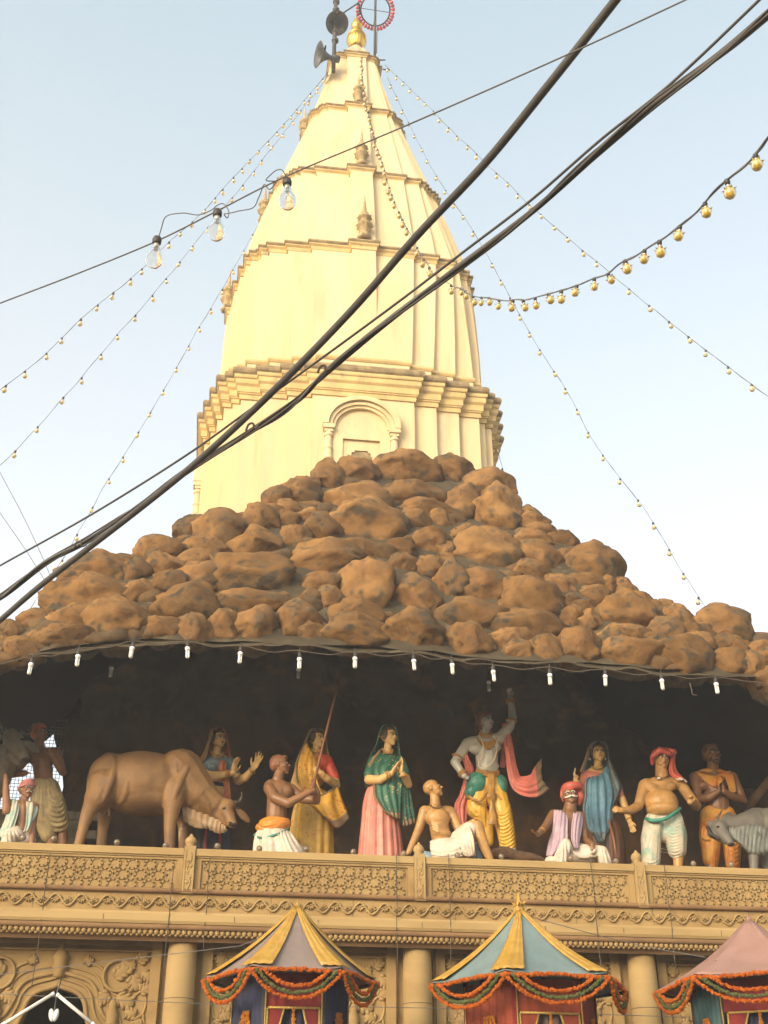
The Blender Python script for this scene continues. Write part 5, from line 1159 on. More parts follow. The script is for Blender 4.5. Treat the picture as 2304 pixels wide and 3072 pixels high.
# 6 --- bald man sitting back on one arm
f = Statue('man_statue', 'D', 14.62, (480,1800), 'statue of a bald bare-chested man sitting back on one arm, looking up', SK_TAN)
f.head(332,1118,192,66,20,0,neck=(350,1275),nr=.19)
f.limb([(265,1345,.0),(495,1345,.05)],[62,58]); f.e((375,1410,-.02),(125,90,105)); f.limb([(375,1420),(415,1630,.02)],[100,98]); f.e((415,1560,-.04),(95,70,60))
for i in range(4): f.limb([(310+5*i,1440+28*i,-.085),(380,1470+26*i,-.12),(450,1450+26*i,-.09)],[8,9,8])
f.limb([(245,1340,.0),(190,1510,.02),(85,1750,-.02)],[58,44,28]); f.hand((85,1750,-.02),(-.55,-.1,-.5),(0,.3,-1),80,.15,.1,1)
f.limb([(505,1345,.05),(590,1530,.0),(735,1440,-.22)],[54,44,28]); f.hand((730,1442,-.22),(1,-.25,-.12),(.1,.2,-1),100,.5,.08,-1)
f.limb([(600,1640,.0),(775,1490,-.2),(800,1600,-.2),(905,1840,-.22)],[90,62,62,36]); f.limb([(905,1840,-.22),(985,1870,-.3)],[34,24]); f.limb([(450,1720,-.02),(660,1740,-.18),(680,1830,-.15)],[80,58,50])
f.finish()
mb = MB(); f.e((435,1700,.0),(140,125,100),mb); f.limb([(430,1690,0),(600,1720,-.13),(625,1760,-.14)],[100,85,75],mb); f.limb([(560,1650,.02),(690,1530,-.17)],[100,88],mb)
for i in range(7): f.fold(mb, [(305+22*i,1640+6*i,-.10),(370+22*i,1740+8*i,-.20),(470+18*i,1770-4*i,-.22),(560+8*i,1720-16*i,-.19)], 17)
for i in range(7): f.fold(mb, [(560+22*i,1600-14*i,-.10),(600+18*i,1680-16*i,-.21),(680+8*i,1710-26*i,-.26),(735,1690-28*i,-.24)], 15)
f.part('dhoti', mb, C_WHT, it=3)
f.drape('dhoti_fold', [[(300,1640,-.12),(400,1622,-.16),(490,1618,-.16),(560,1615,-.14)],[(300,1720,-.20),(410,1745,-.235),(510,1730,-.255),(590,1690,-.255)],[(325,1800,-.21),(440,1815,-.245),(540,1810,-.265),(625,1785,-.255)]], C_WHT, n=4, amp=.016, along='u')
f.drape('dhoti_fold', [[(560,1605,-.15),(620,1545,-.24),(690,1485,-.30)],[(580,1690,-.23),(650,1640,-.29),(722,1570,-.325)],[(610,1740,-.25),(670,1725,-.29),(738,1680,-.31)],[(640,1775,-.24),(690,1790,-.27),(735,1780,-.28)]], C_WHT, n=5, amp=.015)
f.drape('lower_cloth', [[(690,1500,-.29),(715,1520,-.30)],[(715,1600,-.29),(740,1610,-.29)],[(725,1780,-.27),(755,1790,-.26)]], C_WHT, n=1, amp=.004, border=[('r',.3,C_RED)])
f.drape('blue_cloth', [[(150,1790,-.0),(240,1740,.04),(340,1760,.02)],[(150,1830,-.06),(250,1800,-.08),(360,1800,-.08)]], C_BLC, n=7, amp=.012)
f.drape('blue_cloth', [[(640,1490,-.02),(600,1560,.02),(560,1590,.04)],[(745,1650,.02),(760,1700,.02),(700,1760,.02)],[(760,1810,.02),(820,1815,.02),(740,1830,.02)]], C_BLC, n=3, amp=.01)
f.tube('neck_cord', [(285,1262,-.03),(330,1300,-.09),(400,1305,-.10),(440,1280,-.03)], 6, HAIR); k_ = MB(); f.E((0,.44,.05),(.06,.08,.05),k_); k_.build('hair_tuft', HAIR, f.root)

# 7 --- old man with the red turban
f = Statue('man_statue', 'E', 14.75, (700,1690), 'statue of an old man with red turban, white moustache and lavender vest, seated', SK_BRN)
f.head(622,868,240,-10,10,-6,neck=(612,1070),nr=.25,brow=WH,stern=.6)
f.limb([(430,1090,0),(740,1110,0)],[62,60]); f.limb([(600,1150),(610,1420)],[130,125]); f.e((600,1210,-.04),(110,80,100))
f.limb([(410,1090,0),(310,1250,-.14),(225,1340,-.26)],[58,46,32]); f.hand((232,1335,-.26),(-1,-.35,.15),(0,-.2,1),130,.28,.1,1)
f.limb([(760,1110,0),(810,1400,-.05),(900,1470,-.22)],[56,46,34]); f.hand((895,1468,-.22),(.25,-.35,-1),(-.2,1,.1),120,.4,.06,1); f.finish()
f.wrap('turban', (645,778,.05), 128, 82, C_TUR, 7, .26, .22); mb = MB(); f.limb([(730,795,.06),(752,875,.06),(735,950,.06)],[48,52,34],mb); f.limb([(535,795,.07),(525,860,.07),(540,920,.08)],[34,30,20],mb); f.limb([(535,795,.07),(730,795,.07)],[34,44],mb); f.part('turban_tail', mb, C_TUR, it=3)
mb = MB()
for g in (-1,1): mb.tube(cr([f.w(g*.01,-.46,-.165), f.w(g*.13,-.43,-.205), f.w(g*.26,-.34,-.19), f.w(g*.33,-.29,-.14)],5), [.035*f.H*k for k in (1,1.2,1.3,1.35,1.4,1.4,1.3,1.2,1.1,1,.9,.7,.6,.5,.4,.3)][:16], 8)
mb.build('moustache', WH, f.root)
f.drape('vest', [[(425,1040,-.04),(500,1045,-.12),(570,1080,-.11)],[(420,1150,-.08),(500,1160,-.17),(590,1170,-.16)],[(410,1290,-.08),(490,1300,-.18),(590,1300,-.17)],[(370,1420,-.05),(470,1420,-.18),(580,1400,-.17)],[(330,1610,-.08),(400,1600,-.17),(450,1540,-.19)]], C_LAV, n=4, amp=.012)
f.drape('vest', [[(665,1080,-.11),(720,1070,-.12),(770,1080,-.05)],[(650,1180,-.16),(710,1180,-.17),(772,1180,-.10)],[(640,1310,-.17),(700,1310,-.18),(755,1300,-.12)],[(645,1420,-.17),(690,1420,-.18),(735,1400,-.13)],[(680,1510,-.16),(700,1515,-.17),(722,1515,-.14)]], C_LAV, n=3, amp=.012)
mb = MB(); f.limb([(560,1560,.0),(560,1470,-.14),(500,1680,-.20)],[120,85,80],mb); f.limb([(690,1560,.0),(1020,1560,-.16),(1060,1700,-.16)],[115,78,75],mb); f.e((700,1640),(300,150,90),mb); f.e((400,1670,-.1),(95,90,60),mb)
for i in range(6): f.fold(mb, [(610+14*i,1420+25*i,-.15),(640+20*i,1550+14*i,-.24),(800+16*i,1590+6*i,-.26),(960+10*i,1510+16*i,-.24)], 18)
for i in range(5): f.fold(mb, [(600-32*i,1430+18*i,-.20),(610-40*i,1560,-.26),(620-50*i,1700,-.28)], 13)
for i in range(4): f.fold(mb, [(980+34*i,1520+8*i,-.25),(990+40*i,1620,-.26),(1000+46*i,1710,-.24)], 13)
f.part('dhoti', mb, C_WHT, it=3); f.bangle((275,1290,-.2),(-.7,-.4,-.6),38,8)
st = MB().tube([P(1826,2460,15.1), P(1842,2520,15.0), P(1849,2575,14.95)], [.014,.016,.018], 8).build('walking_stick', paint('stick_wood', (.20,.085,.045), .6, .7)); recenter(st, P(1849,2575,14.95)); tag(st, 'brown walking stick leaning between the seated old man and the blue sari', 'stick')

# 8 --- woman in the blue silver sari
f = Statue('woman_statue', 'E', 15.5, (1000,1690), 'statue of a woman in blue silver sari, frontal, raising one pointing finger', SK_FAIR)
f.head(968,335,236,-2,1,0,neck=(960,560),nr=.17,female=True)
f.e((960,620),(165,100,130)); f.e((970,800),(125,90,110)); f.e((980,1000),(165,120,140))
f.limb([(820,620,0),(760,800,-.06),(705,700,-.2),(690,660,-.22)],[62,52,40,32]); f.hand((690,690,-.22),(.12,-.1,1),(.5,-1,0),130,.75,.04,1); f.limb([(672,600,-.25),(688,520,-.25)],[15,11])
f.limb([(1130,640,0),(1270,900,.0),(1330,1060,-.05),(1365,1180,-.1)],[60,52,46,34]); f.hand((1362,1180,-.1),(.3,-.1,-1),(-.5,-.6,0),170,.2,.12,1); f.finish()
mb = MB(); f.E((0,.10,.19),(.41,.405,.355),mb); f.E((0,-.14,.36),(.27,.2,.12),mb); f.E((-.35,-.02,.0),(.09,.18,.3),mb); f.E((.35,-.02,.0),(.09,.18,.3),mb); f.E((.32,.0,-.35),(.09,.15,.22),mb); f.part('hair', mb, HAIR)
b_ = MB(); f.E((0,-.365,.20),(.022,.015,.03),b_); b_.build('bindi', VERM, f.root)
mb = MB(); f.limb([(825,610),(775,770,-.04)],[74,64],mb); f.limb([(1120,630),(1240,850,.0)],[72,64],mb); f.e((930,640),(150,112,105),mb); f.part('blouse', mb, C_SAL)
f.skirt('skirt', [(850,1110,980),(830,1180,1100),(845,1270,1300),(860,1300,1500),(850,1310,1750)], C_RST, 12, .07, .68, seed=7)
f.veil('veil', [(930,1010,200,15,.9),(870,1075,225,46,1),(838,1100,320,62,1.05),(805,1115,430,66,1),(775,1160,520,72,.8,10),(770,1200,620,88,.7,14),(790,1240,720,104,.6,20),(820,1270,800,112,.55,24)], C_SIL, n=11, amp=.025)
f.drape('veil_hem', [[(880,230,-.11),(845,260,-.10)],[(850,330,-.12),(815,370,-.10)],[(815,430,-.12),(785,460,-.09)],[(780,560,-.11),(740,560,-.08)]], C_BROC, n=1, amp=.004)
f.drape('sari', [[(860,640,-.12),(930,620,-.15),(1020,580,-.12),(1100,420,-.07)],[(815,690,-.13),(920,690,-.19),(1060,670,-.19),(1160,560,-.10)],[(810,860,-.12),(920,870,-.20),(1080,860,-.20),(1235,760,-.08)],[(790,1040,-.13),(920,1080,-.22),(1070,1080,-.21),(1150,960,-.12)],[(845,1250,-.15),(940,1290,-.22),(1060,1280,-.21),(1140,1150,-.14)],[(985,1410,-.2),(1005,1440,-.22),(1035,1420,-.21),(1080,1300,-.18)]], C_BLU, n=5, amp=.020, border=[('b',.20,C_SIL),('r',.16,C_SIL),('l',.10,C_SIL)], seed=.6)
f.drape('sari_fall', [[(1090,420,-.08),(1120,450,-.04),(1150,500,.0)],[(1110,620,-.14),(1160,640,-.10),(1210,640,-.02)],[(1140,800,-.14),(1210,790,-.10),(1275,790,-.02)],[(1160,940,-.13),(1190,900,-.11),(1240,830,-.05)]], C_SIL, n=3, amp=.014)
f.tube('necklace', [(890,490,-.08),(930,525,-.11),(1000,525,-.11),(1035,490,-.08)], 12, GOLDP)
for x in (868,1060): f.e((x,405,-.03),(13,13,16),NRM); NRM.build('earring', PEARL, f.root); NRM.v.clear(); NRM.f.clear()
f.bangle((1355,1150,-.09),(.3,-.2,-1),36,10)

# 9 --- stout man
f = Statue('man_statue', 'F', 15.05, (440,1660), 'statue of a stout bare-bellied man with red headscarf and pale green dhoti', SK_TAN)
f.head(402,383,240,6,-3,2,neck=(415,580),nr=.23,lip=LIP)
f.limb([(230,690,0),(600,660,0)],[85,82]); f.e((400,690,.0),(190,115,110)); f.e((310,720,-.06),(85,60,65)); f.e((500,700,-.06),(85,60,65)); f.e((410,900,-.04),(205,170,185)); f.e((420,970,-.07),(195,160,110))
f.limb([(205,690,0),(140,930,-.03),(40,985,-.12),(-60,985,-.2)],[72,58,50,38]); f.hand((-50,985,-.2),(-1,-.25,.05),(0,1,-.3),165,.72,.02,1)
f.limb([(630,680,0),(820,930,-.02),(800,900,-.1),(745,880,-.22)],[72,60,56,42]); f.hand((760,905,-.22),(-.15,-.25,1),(-.3,-1,0),155,.75,.02,-1)
f.limb([(600,1400,-.02),(605,1560,-.03),(600,1760,-.03)],[72,62,48]); f.limb([(300,1500),(290,1760)],[60,50]); f.finish()
mb = MB(); f.E((0,.10,.22),(.395,.41,.345),mb); f.E((-.1,-.2,.3),(.2,.14,.1),mb); f.E((.12,-.2,.3),(.18,.14,.1),mb); f.part('hair', mb, HAIR)
mb = MB(); f.E((0,.10,.30),(.385,.42,.27),mb); f.limb([(300,430,.02),(305,350,-.08),(390,275,-.14),(490,310,-.13),(545,340,-.02)],[26,34,34,32,30],mb)
for g in range(4): f.limb([(300,370-18*g,-.02),(380,270-8*g,-.13+.03*g),(500,300-14*g,-.10+.03*g),(550,320-6*g,-.0)],[12,12,12,12],mb)
f.e((545,290,-.06),(38,36,34),mb); f.e((510,275,-.06),(30,26,26),mb); f.e((570,300,-.05),(24,24,26),mb); f.part('headscarf', mb, C_TUR, it=3)
f.drape('scarf_tail', [[(525,320,-.04),(550,320,-.05),(572,330,-.02)],[(508,420,-.05),(535,420,-.06),(560,420,-.02)],[(505,550,-.08),(545,540,-.10),(590,530,-.05)],[(600,640,-.12),(650,630,-.13),(710,655,-.10)]], C_TUR, n=2, amp=.010, border=[('b',.18,C_WHT)])
f.tube('neck_cord', [(335,570,-.06),(365,605,-.13),(430,600,-.14),(510,570,-.06)], 6, HAIR); f.e((375,606,-.15),(26,10,13),NRM); NRM.build('pendant', WH, f.root); NRM.v.clear(); NRM.f.clear()
tk = MB()
for g in (-.06,.06): tk.tube([f.w(g,-.37,.33), f.w(g*.7,-.40,.16), f.w(0,-.42,.06)], .010*f.H, 6)
tk.build('forehead_mark', WH, f.root)
mb = MB(); f.limb([(330,1120,.0),(285,1320,-.03),(285,1590,-.02)],[130,120,110],mb); f.limb([(530,1080,.0),(575,1280,-.04),(590,1440,-.03)],[130,140,115],mb); f.e((430,1090,.02),(205,160,110),mb); f.e((440,1240,.0),(110,110,130),mb)
for i in range(12): f.fold(mb, [(440+3*i,1050+38*i,-.17),(500+4*i,1140+36*i,-.235),(610+3*i,1130+34*i,-.215),(695-2*i,1030+36*i,-.08)], 10)
for i in range(6): f.fold(mb, [(400-6*i,1090,-.20),(380-18*i,1300,-.20),(370-30*i,1600,-.17)], 12)
for i in range(5): f.fold(mb, [(190,1340+50*i,-.06),(240,1440+50*i,-.16),(330,1450+45*i,-.18),(400,1360+50*i,-.16)], 9)
f.part('dhoti', mb, C_WHG, it=3); f.tube('waistband', [(225,1080,-.10),(300,1100,-.19),(430,1090,-.22),(540,1030,-.21),(630,960,-.12)], 22, C_GRN)

# 10 --- bearded man
f = Statue('man_statue', 'F', 15.5, (1100,1660), 'statue of a bearded man in orange shawl and dhoti with folded hands', SK_BRN)
f.head(1003,325,248,6,0,-4,neck=(1010,540),nr=.21)
f.limb([(830,590,0),(1210,590,0)],[72,72]); f.e((1010,660),(190,105,120)); f.e((920,690,-.06),(80,50,60)); f.e((1110,690,-.06),(80,50,60)); f.limb([(1030,720),(1070,960)],[150,140])
f.limb([(800,590,0),(845,850,-.05),(960,835,-.16),(1075,760,-.24)],[64,54,48,34]); f.hand((1075,770,-.24),(.15,-.05,1),(1,0,-.2),170,.05,.02,-1)
f.limb([(1245,590,0),(1360,860,-.05),(1250,820,-.16),(1145,760,-.24)],[64,54,48,34]); f.hand((1140,770,-.24),(-.15,-.05,1),(-1,0,-.2),170,.05,.02,1)
f.limb([(990,1450),(990,1760)],[70,60]); f.limb([(1260,1450),(1270,1760)],[68,58]); f.finish()
f.cap_hair('hair', HAIRB, extra=[((0,-.2,.37),(.26,.12,.08)),((-.3,-.05,.12),(.05,.16,.14)),((.3,-.05,.12),(.05,.16,.14))])
mb = MB(); f.E((0,-.20,-.38),(.22,.17,.13),mb); f.E((-.21,-.13,-.25),(.07,.16,.14),mb); f.E((.21,-.13,-.25),(.07,.16,.14),mb); f.E((0,-.26,-.47),(.15,.1,.08),mb)
for g in (-1,1): mb.capsule(f.w(g*.02,-.42,-.17), f.w(g*.15,-.34,-.22), .028*f.H, .022*f.H)
f.part('beard', mb, HAIR, .007, 2)
mb = MB()
for i in range(7): f.fold(mb, [(800+6*i,520+6*i,.02),(900+10*i,560+17*i,-.13),(1040,590+18*i,-.19),(1150-4*i,540+14*i,-.15),(1230-5*i,520+4*i,.02)], 15)
for i in range(5): mb.tube(cr(f.pts([(1150+22*i,560,-.13),(1190+18*i,660,-.15),(1220+14*i,790-6*i,-.12)]),5), 13*f.u, 8)
f.e((1010,540,.03),(190,95,50),mb); f.part('shawl', mb, C_ORD if False else C_ODH, it=3)
mb = MB(); f.limb([(990,1050),(975,1300,-.02),(985,1560)],[130,125,95],mb); f.limb([(1160,1050),(1240,1300,-.02),(1250,1620)],[130,115,85],mb); f.e((1080,1060),(225,150,110),mb)
for i in range(5): f.fold(mb, [(880,1000+26*i,-.1),(960,1030+30*i,-.18),(1100,1010+28*i,-.2),(1260,990+22*i,-.12)], 12)
for i in range(9): f.fold(mb, [(1030+18*i,1060,-.20),(1020+20*i,1350,-.20),(1000+26*i,1700,-.16)], 12)
for i in range(6): f.fold(mb, [(1220,1330+55*i,-.15),(1270,1380+50*i,-.16),(1320,1340+50*i,-.08)], 9)
f.fold(mb, [(890,1180,-.12),(900,1300,-.16),(980,1330,-.18)], 22)
f.part('dhoti', mb, C_ODH, it=3)

# 11 --- man with orange turban at the left
f = Statue('man_statue', 'A', 15.6, (420,1330), 'statue of a dark bare-chested man with orange turban standing by the grey cow', SK_DRK)
f.head(330,408,154,56,6,0,neck=(330,520),nr=.2)
f.limb([(255,580,0),(465,580,.0)],[50,50]); f.e((350,620),(115,80,90)); f.e((310,610,-.05),(55,40,45)); f.e((410,610,-.05),(55,40,45)); f.limb([(350,640),(365,830)],[88,76])
f.limb([(470,585,0),(520,735,-.03),(470,660,-.14),(415,580,-.2)],[44,36,32,22]); f.hand((415,580,-.2),(-.2,-.2,1),(-.3,-1,0),70,1.0,.03,-1)
f.limb([(245,590,0),(110,750,-.08),(210,745,-.22)],[44,36,24]); f.hand((210,745,-.22),(1,-.3,.2),(0,.3,-1),60,.5,.05,1)
f.limb([(420,1150),(430,1420)],[50,40]); f.limb([(520,1150),(530,1420)],[46,38]); f.finish()
f.wrap('turban', f.w(0,.06,.26), .40*f.H/f.u, .27*f.H/f.u, C_ORT, 5, .26, .25) if False else None
mb = MB(); f.E((0,.08,.22),(.37,.42,.33),mb); f.E((-.02,.22,-.05),(.34,.29,.3),mb)
for i in range(5): mb.tube([f.w(.36*math.cos(a)*(1-.05*i),.08+.40*math.sin(a)*(1-.05*i),.12+.08*i+.10*math.sin(a+.5)) for a in [TAU*j/20 for j in range(21)]], .05*f.H, 8)
f.part('turban', mb, C_ORT, it=3)
mb = MB(); f.limb([(350,870),(340,1050,-.02),(400,1250,.0)],[100,88,70],mb); f.limb([(400,880),(460,1050,-.04),(495,1160,-.03)],[100,100,80],mb); f.e((370,890),(115,85,60),mb)
for i in range(7): f.fold(mb, [(405-4*i,880+35*i,-.15),(430,960+42*i,-.19),(500+6*i,970+40*i,-.17),(530+7*i,870+45*i,-.05)], 11)
for i in range(5): f.fold(mb, [(270+26*i,860,-.12),(275+24*i,1000,-.14),(310+18*i,1150,-.11)], 10)
f.part('dhoti', mb, C_CRM, it=3)

# 12 --- kneeling man with pink turban
f = Statue('man_statue', 'A', 14.8, (160,1320), 'statue of a dark kneeling man with pink turban, white moustache and teal vest', SK_DRK)
f.head(222,885,140,32,2,0,neck=(190,990),nr=.2,brow=WH)
f.limb([(115,1010,0),(275,1020,0)],[44,42]); f.limb([(185,1050),(170,1250)],[80,76])
f.limb([(100,1015,0),(55,1060,-.08),(50,900,-.12),(48,790,-.12)],[42,36,30,22]); f.hand((48,790,-.12),(-.1,0,1),(.3,-1,0),60,.8,.05,1)
f.limb([(285,1025,0),(268,1180,-.03),(262,1330,-.1)],[42,34,24]); f.finish()
mb = MB(); f.E((0,.05,.28),(.42,.45,.27),mb); f.E((-.03,.2,.02),(.38,.32,.26),mb)
for i in range(5): mb.tube([f.w(.43*math.cos(a)*(1-.06*i),.05+.46*math.sin(a)*(1-.06*i),.16+.085*i+.10*math.cos(a+.6)) for a in [TAU*j/20 for j in range(21)]], .065*f.H, 8)
f.part('turban', mb, C_PKT, it=3)
mb = MB()
for g in (-1,1): mb.tube([f.w(g*.01,-.45,-.165), f.w(g*.12,-.42,-.20), f.w(g*.21,-.36,-.22)], [.03*f.H,.03*f.H,.012*f.H], 8)
mb.build('moustache', WH, f.root)
f.drape('vest', [[(85,965,-.04),(125,960,-.10),(160,990,-.08)],[(60,1080,-.08),(110,1090,-.15),(155,1060,-.13)],[(25,1180,-.10),(75,1190,-.16),(130,1160,-.15)],[(-25,1290,-.08),(40,1260,-.16),(100,1240,-.17)]], C_TEAL, n=3, amp=.012)
f.drape('vest', [[(220,985,-.08),(260,985,-.09),(300,1010,-.02)],[(222,1080,-.13),(262,1070,-.13),(312,1050,-.05)],[(215,1170,-.14),(250,1150,-.14),(285,1110,-.08)],[(195,1240,-.15),(215,1230,-.15),(240,1190,-.11)]], C_TEAL, n=2, amp=.012)
mb = MB(); f.e((110,1265,-.08),(100,90,65),mb); f.e((190,1300,.0),(110,90,70),mb); f.limb([(120,1250,-.1),(60,1330,-.1)],[70,60],mb)
for i in range(5): f.fold(mb, [(30+26*i,1225,-.17),(20+34*i,1270,-.22),(20+38*i,1330,-.2)], 9)
f.part('dhoti', mb, C_WHT, it=3)

# ------------------------------------------------------------------ cattle
HIDE = material('brown_hide', (.255,.142,.055), (.15,.08,.034), .55, 2.0, bump=.25, bscale=30, c3=(.42,.33,.2), s3=3.2, lo3=.68, hi3=.72, spec=.3); HIDEG = material('grey_hide', (.24,.20,.135), (.15,.125,.09), .55, 4, bump=.15, bscale=40, spec=.3); HIDEB = material('blue_grey_hide', (.105,.095,.08), (.15,.135,.11), .5, 4, bump=.15, bscale=40, spec=.3)
DEW = material('pale_dewlap', (.38,.28,.17), (.30,.18,.09), .55, 6, bump=.15, bscale=40); DEWG = material('pale_grey_dewlap', (.20,.215,.185), (.13,.13,.115), .5, 6, bump=.15, bscale=40); HORN = material('horn_paint', (.045,.038,.03), (.16,.13,.09), .4, 9)
f = Statue('cow_statue', 'A', 15.0, (1000,1340), 'statue of a brown cow grazing to the right with its head lowered', HIDE, 'cow statue', None, .013)
def B(x, y, dy=0): return ((560+x/3.318)*2.765, y/3.318*2.765, dy)
f.e((1180,830),(420,245,275)); f.e((920,770),(190,190,190)); f.e((870,800),(130,170,190)); f.e((1480,820),(190,200,250)); f.e((1545,640),(110,70,75)); f.limb([(900,640),(1200,690),(1540,660)],[70,70,70]); f.e((1200,960),(330,210,140))
for yy in (-.20,.16):
    o = 0 if yy < 0 else 1
    if not o:
        f.limb([(870,850,yy*.7),(800,960,yy),(735,1060,yy),(690,1200,yy),(655,1330,yy),(645,1385,yy)],[150,105,62,46,40,48])
        f.limb([(1450,880,yy*.8),(1425,1050,yy),(1408,1180,yy),(1408,1360,yy)],[120,70,52,44])
    else:
        f.limb([(900,880,yy*.7),(880,1000,yy),(868,1110,yy),(850,1220,yy),(838,1390,yy)],[130,95,60,44,46])
        f.limb([(1520,900,yy*.8),(1515,1090,yy),(1525,1200,yy),(1525,1380,yy)],[110,66,50,44])
nk = [B(-60,900), B(90,1080), B(260,1200), B(330,1260)]
f.limb(nk,[215,175,115,85]); f.limb([B(-20,1000,.0),B(140,1180,0),B(280,1280,0)],[180,120,70])
hc = B(345,1235); f.limb([B(365,1210,-.04),B(405,1290,-.10),B(440,1365,-.15),B(455,1400,-.17)],[62,60,46,38]); f.e(B(400,1215,-.06),(75,60,60)); f.e(B(455,1395,-.17),(44,40,34))
f.limb([B(330,1300,-.02),B(400,1390,-.10)],[60,36])
for p, q in ((B(320,1250,-.03),B(160,1300,.0)),(B(470,1225,-.04),B(630,1385,.03))):
    a, b = f.q(*p), f.q(*q); d = (b-a); mid = a.lerp(b,.55); zz = d.normalized(); sd = zz.cross(V((0,-1,.3))).normalized(); M = Matrix((sd, zz.cross(sd), zz)).transposed(); f.b.ell(mid, (.058,.018,d.length*.46), M)
for x in (1000,1060,1080): pass
f.e((880,990,-.05),(70,110,80)); f.limb([(870,1060,-.1),(858,1090,-.1)],[16,10]); f.limb([(905,1060,-.12),(905,1098,-.12)],[16,10])
for i in range(8): f.fold(f.b, [B(-110+42*i,780+48*i), B(-85+44*i,960+38*i), B(-40+42*i,1130+26*i)], 13, lift=.0)
f.fold(f.b, [(930,600,0),(945,690,0),(905,850,0),(850,980,0)], 34, lift=-.3); f.fold(f.b, [(1560,690,0),(1500,800,0),(1440,960,0)], 34, lift=-.3); f.fold(f.b, [(990,1000,0),(1040,930,0),(1060,800,0)], 26, lift=-.4); f.finish(5)
mb = MB()
for g in ((B(318,1195,-.03),B(272,1150,.0),B(262,1090,-.02),B(300,1042,-.06)),(B(470,1195,-.04),B(520,1180,.0),B(548,1130,-.02),B(545,1080,-.06))):
    p = cr(f.pts(g),6); mb.tube(p, [lerp(.033,.006,i/(len(p)-1)) for i in range(len(p))], 10)
mb.build('horns', HORN, f.root)
mb = MB()
for p in (B(375,1245,-.165),B(515,1240,-.13)): f.e(p,(18,10,11),mb)
for p in (B(432,1385,-.235),B(485,1385,-.20)): f.e(p,(14,7,8),mb)
f.e(B(462,1408,-.20),(36,20,17),mb); mb.build('eyes_and_muzzle', INK, f.root)
f.drape('dewlap', [[B(-60,1150,-.03),B(80,1230,-.05),B(220,1320,-.05),B(330,1370,-.07),B(400,1390,-.09)],[B(-40,1290,-.06),B(90,1340,-.08),B(220,1400,-.08),B(320,1430,-.09),B(390,1440,-.10)],[B(-30,1370,-.02),B(100,1440,-.04),B(210,1440,-.03),B(310,1490,-.05),B(400,1470,-.07)]], DEW, n=9, amp=.012, th=.03)
f.tube('tail', [(770,690,.0),(735,800,-.05),(728,950,-.08),(705,1060,-.1)], 14, HIDE)

f = Statue('cow_statue', 'A', 15.2, (-150,1320), 'statue of a grey cow at the left edge, only its raised head in view', HIDEG, 'cow statue', None, .012)
f.limb([(95,440,-.05),(130,520,-.10),(185,590,-.20),(205,620,-.22)],[72,70,52,42]); f.e((110,470,-.06),(90,75,75)); f.e((205,620,-.22),(45,40,36)); f.limb([(70,560,.05),(30,680,.1),(-80,820,.1)],[85,110,170]); f.limb([(110,600,-.05),(150,660,-.12)],[60,30]); f.e((-330,960,.1),(330,260,250)); f.limb([(-200,1000,0),(-200,1380,0)],[70,45]); f.limb([(-550,1000,0),(-550,1380,0)],[70,45])
for p, q in (((175,470,.0),(330,570,.06)),((40,440,.0),(-80,470,.06))):
    a, b = f.q(*p), f.q(*q); d = b-a; zz = d.normalized(); sd = zz.cross(V((0,-1,.3))).normalized(); M = Matrix((sd, zz.cross(sd), zz)).transposed(); f.b.ell(a.lerp(b,.55), (.062,.02,d.length*.46), M)
f.finish(5)
mb = MB()
for g in (((60,410,0),(25,370,.02),(15,330,.0),(32,300,-.02)),((170,400,0),(225,410,.02),(258,380,.0),(258,345,-.02))):
    p = cr(f.pts(g),6); mb.tube(p, [lerp(.034,.008,i/(len(p)-1)) for i in range(len(p))], 10)
mb.build('horns', HORN, f.root)
mb = MB()
for p in ((118,475,-.155),(182,465,-.13)): f.e(p,(20,10,11),mb)
f.e((215,635,-.245),(40,28,24),mb); mb.build('eyes_and_muzzle', INK, f.root)

f = Statue('cow_statue', 'F', 14.85, (1560,1660), 'statue of a blue-grey cow at the right edge, its head lowered to the left', HIDEB, 'cow statue', None, .012)
f.e((1760,1200,.05),(420,280,250)); f.e((1470,1160,.0),(210,190,170)); f.e((1540,1030),(150,90,80)); f.limb([(1500,1150),(1330,1170,-.03),(1180,1160,-.06)],[190,140,105]); f.e((1100,1180,-.1),(110,90,90)); f.limb([(1080,1190,-.12),(1150,1290,-.2),(1215,1360,-.26)],[95,76,48]); f.e((1220,1370,-.26),(48,44,40)); f.limb([(990,1150,-.06),(1060,1180,-.1)],[50,80]); f.limb([(1000,1250,-.08),(1150,1340,-.2)],[60,40])
f.limb([(1500,1300,-.1),(1490,1500,-.12),(1495,1720,-.12)],[110,62,50]); f.limb([(1620,1300,.1),(1640,1500,.1),(1640,1720,.1)],[110,62,50]); f.limb([(2050,1300,.1),(2050,1720,.1)],[90,50])
for p, q in (((1110,1120,-.16),(1205,1030,-.08)),):
    a, b = f.q(*p), f.q(*q); d = b-a; zz = d.normalized(); sd = zz.cross(V((0,-1,.2))).normalized(); M = Matrix((sd, zz.cross(sd), zz)).transposed(); f.b.ell(a.lerp(b,.55), (.05,.02,d.length*.75), M)
f.finish(5)
f.tube('horns', [(1040,1110,-.12),(1070,1060,-.14),(1110,1000,-.15),(1145,900,-.13)], [22,16,10,5], HORN)
mb = MB(); f.e((1070,1175,-.215),(22,12,13),mb); f.e((1225,1385,-.29),(38,26,22),mb); f.limb([(950,1180,-.14),(990,1260,-.17),(1090,1320,-.22)],[20,22,14],mb); mb.build('eyes_and_muzzle', INK, f.root)
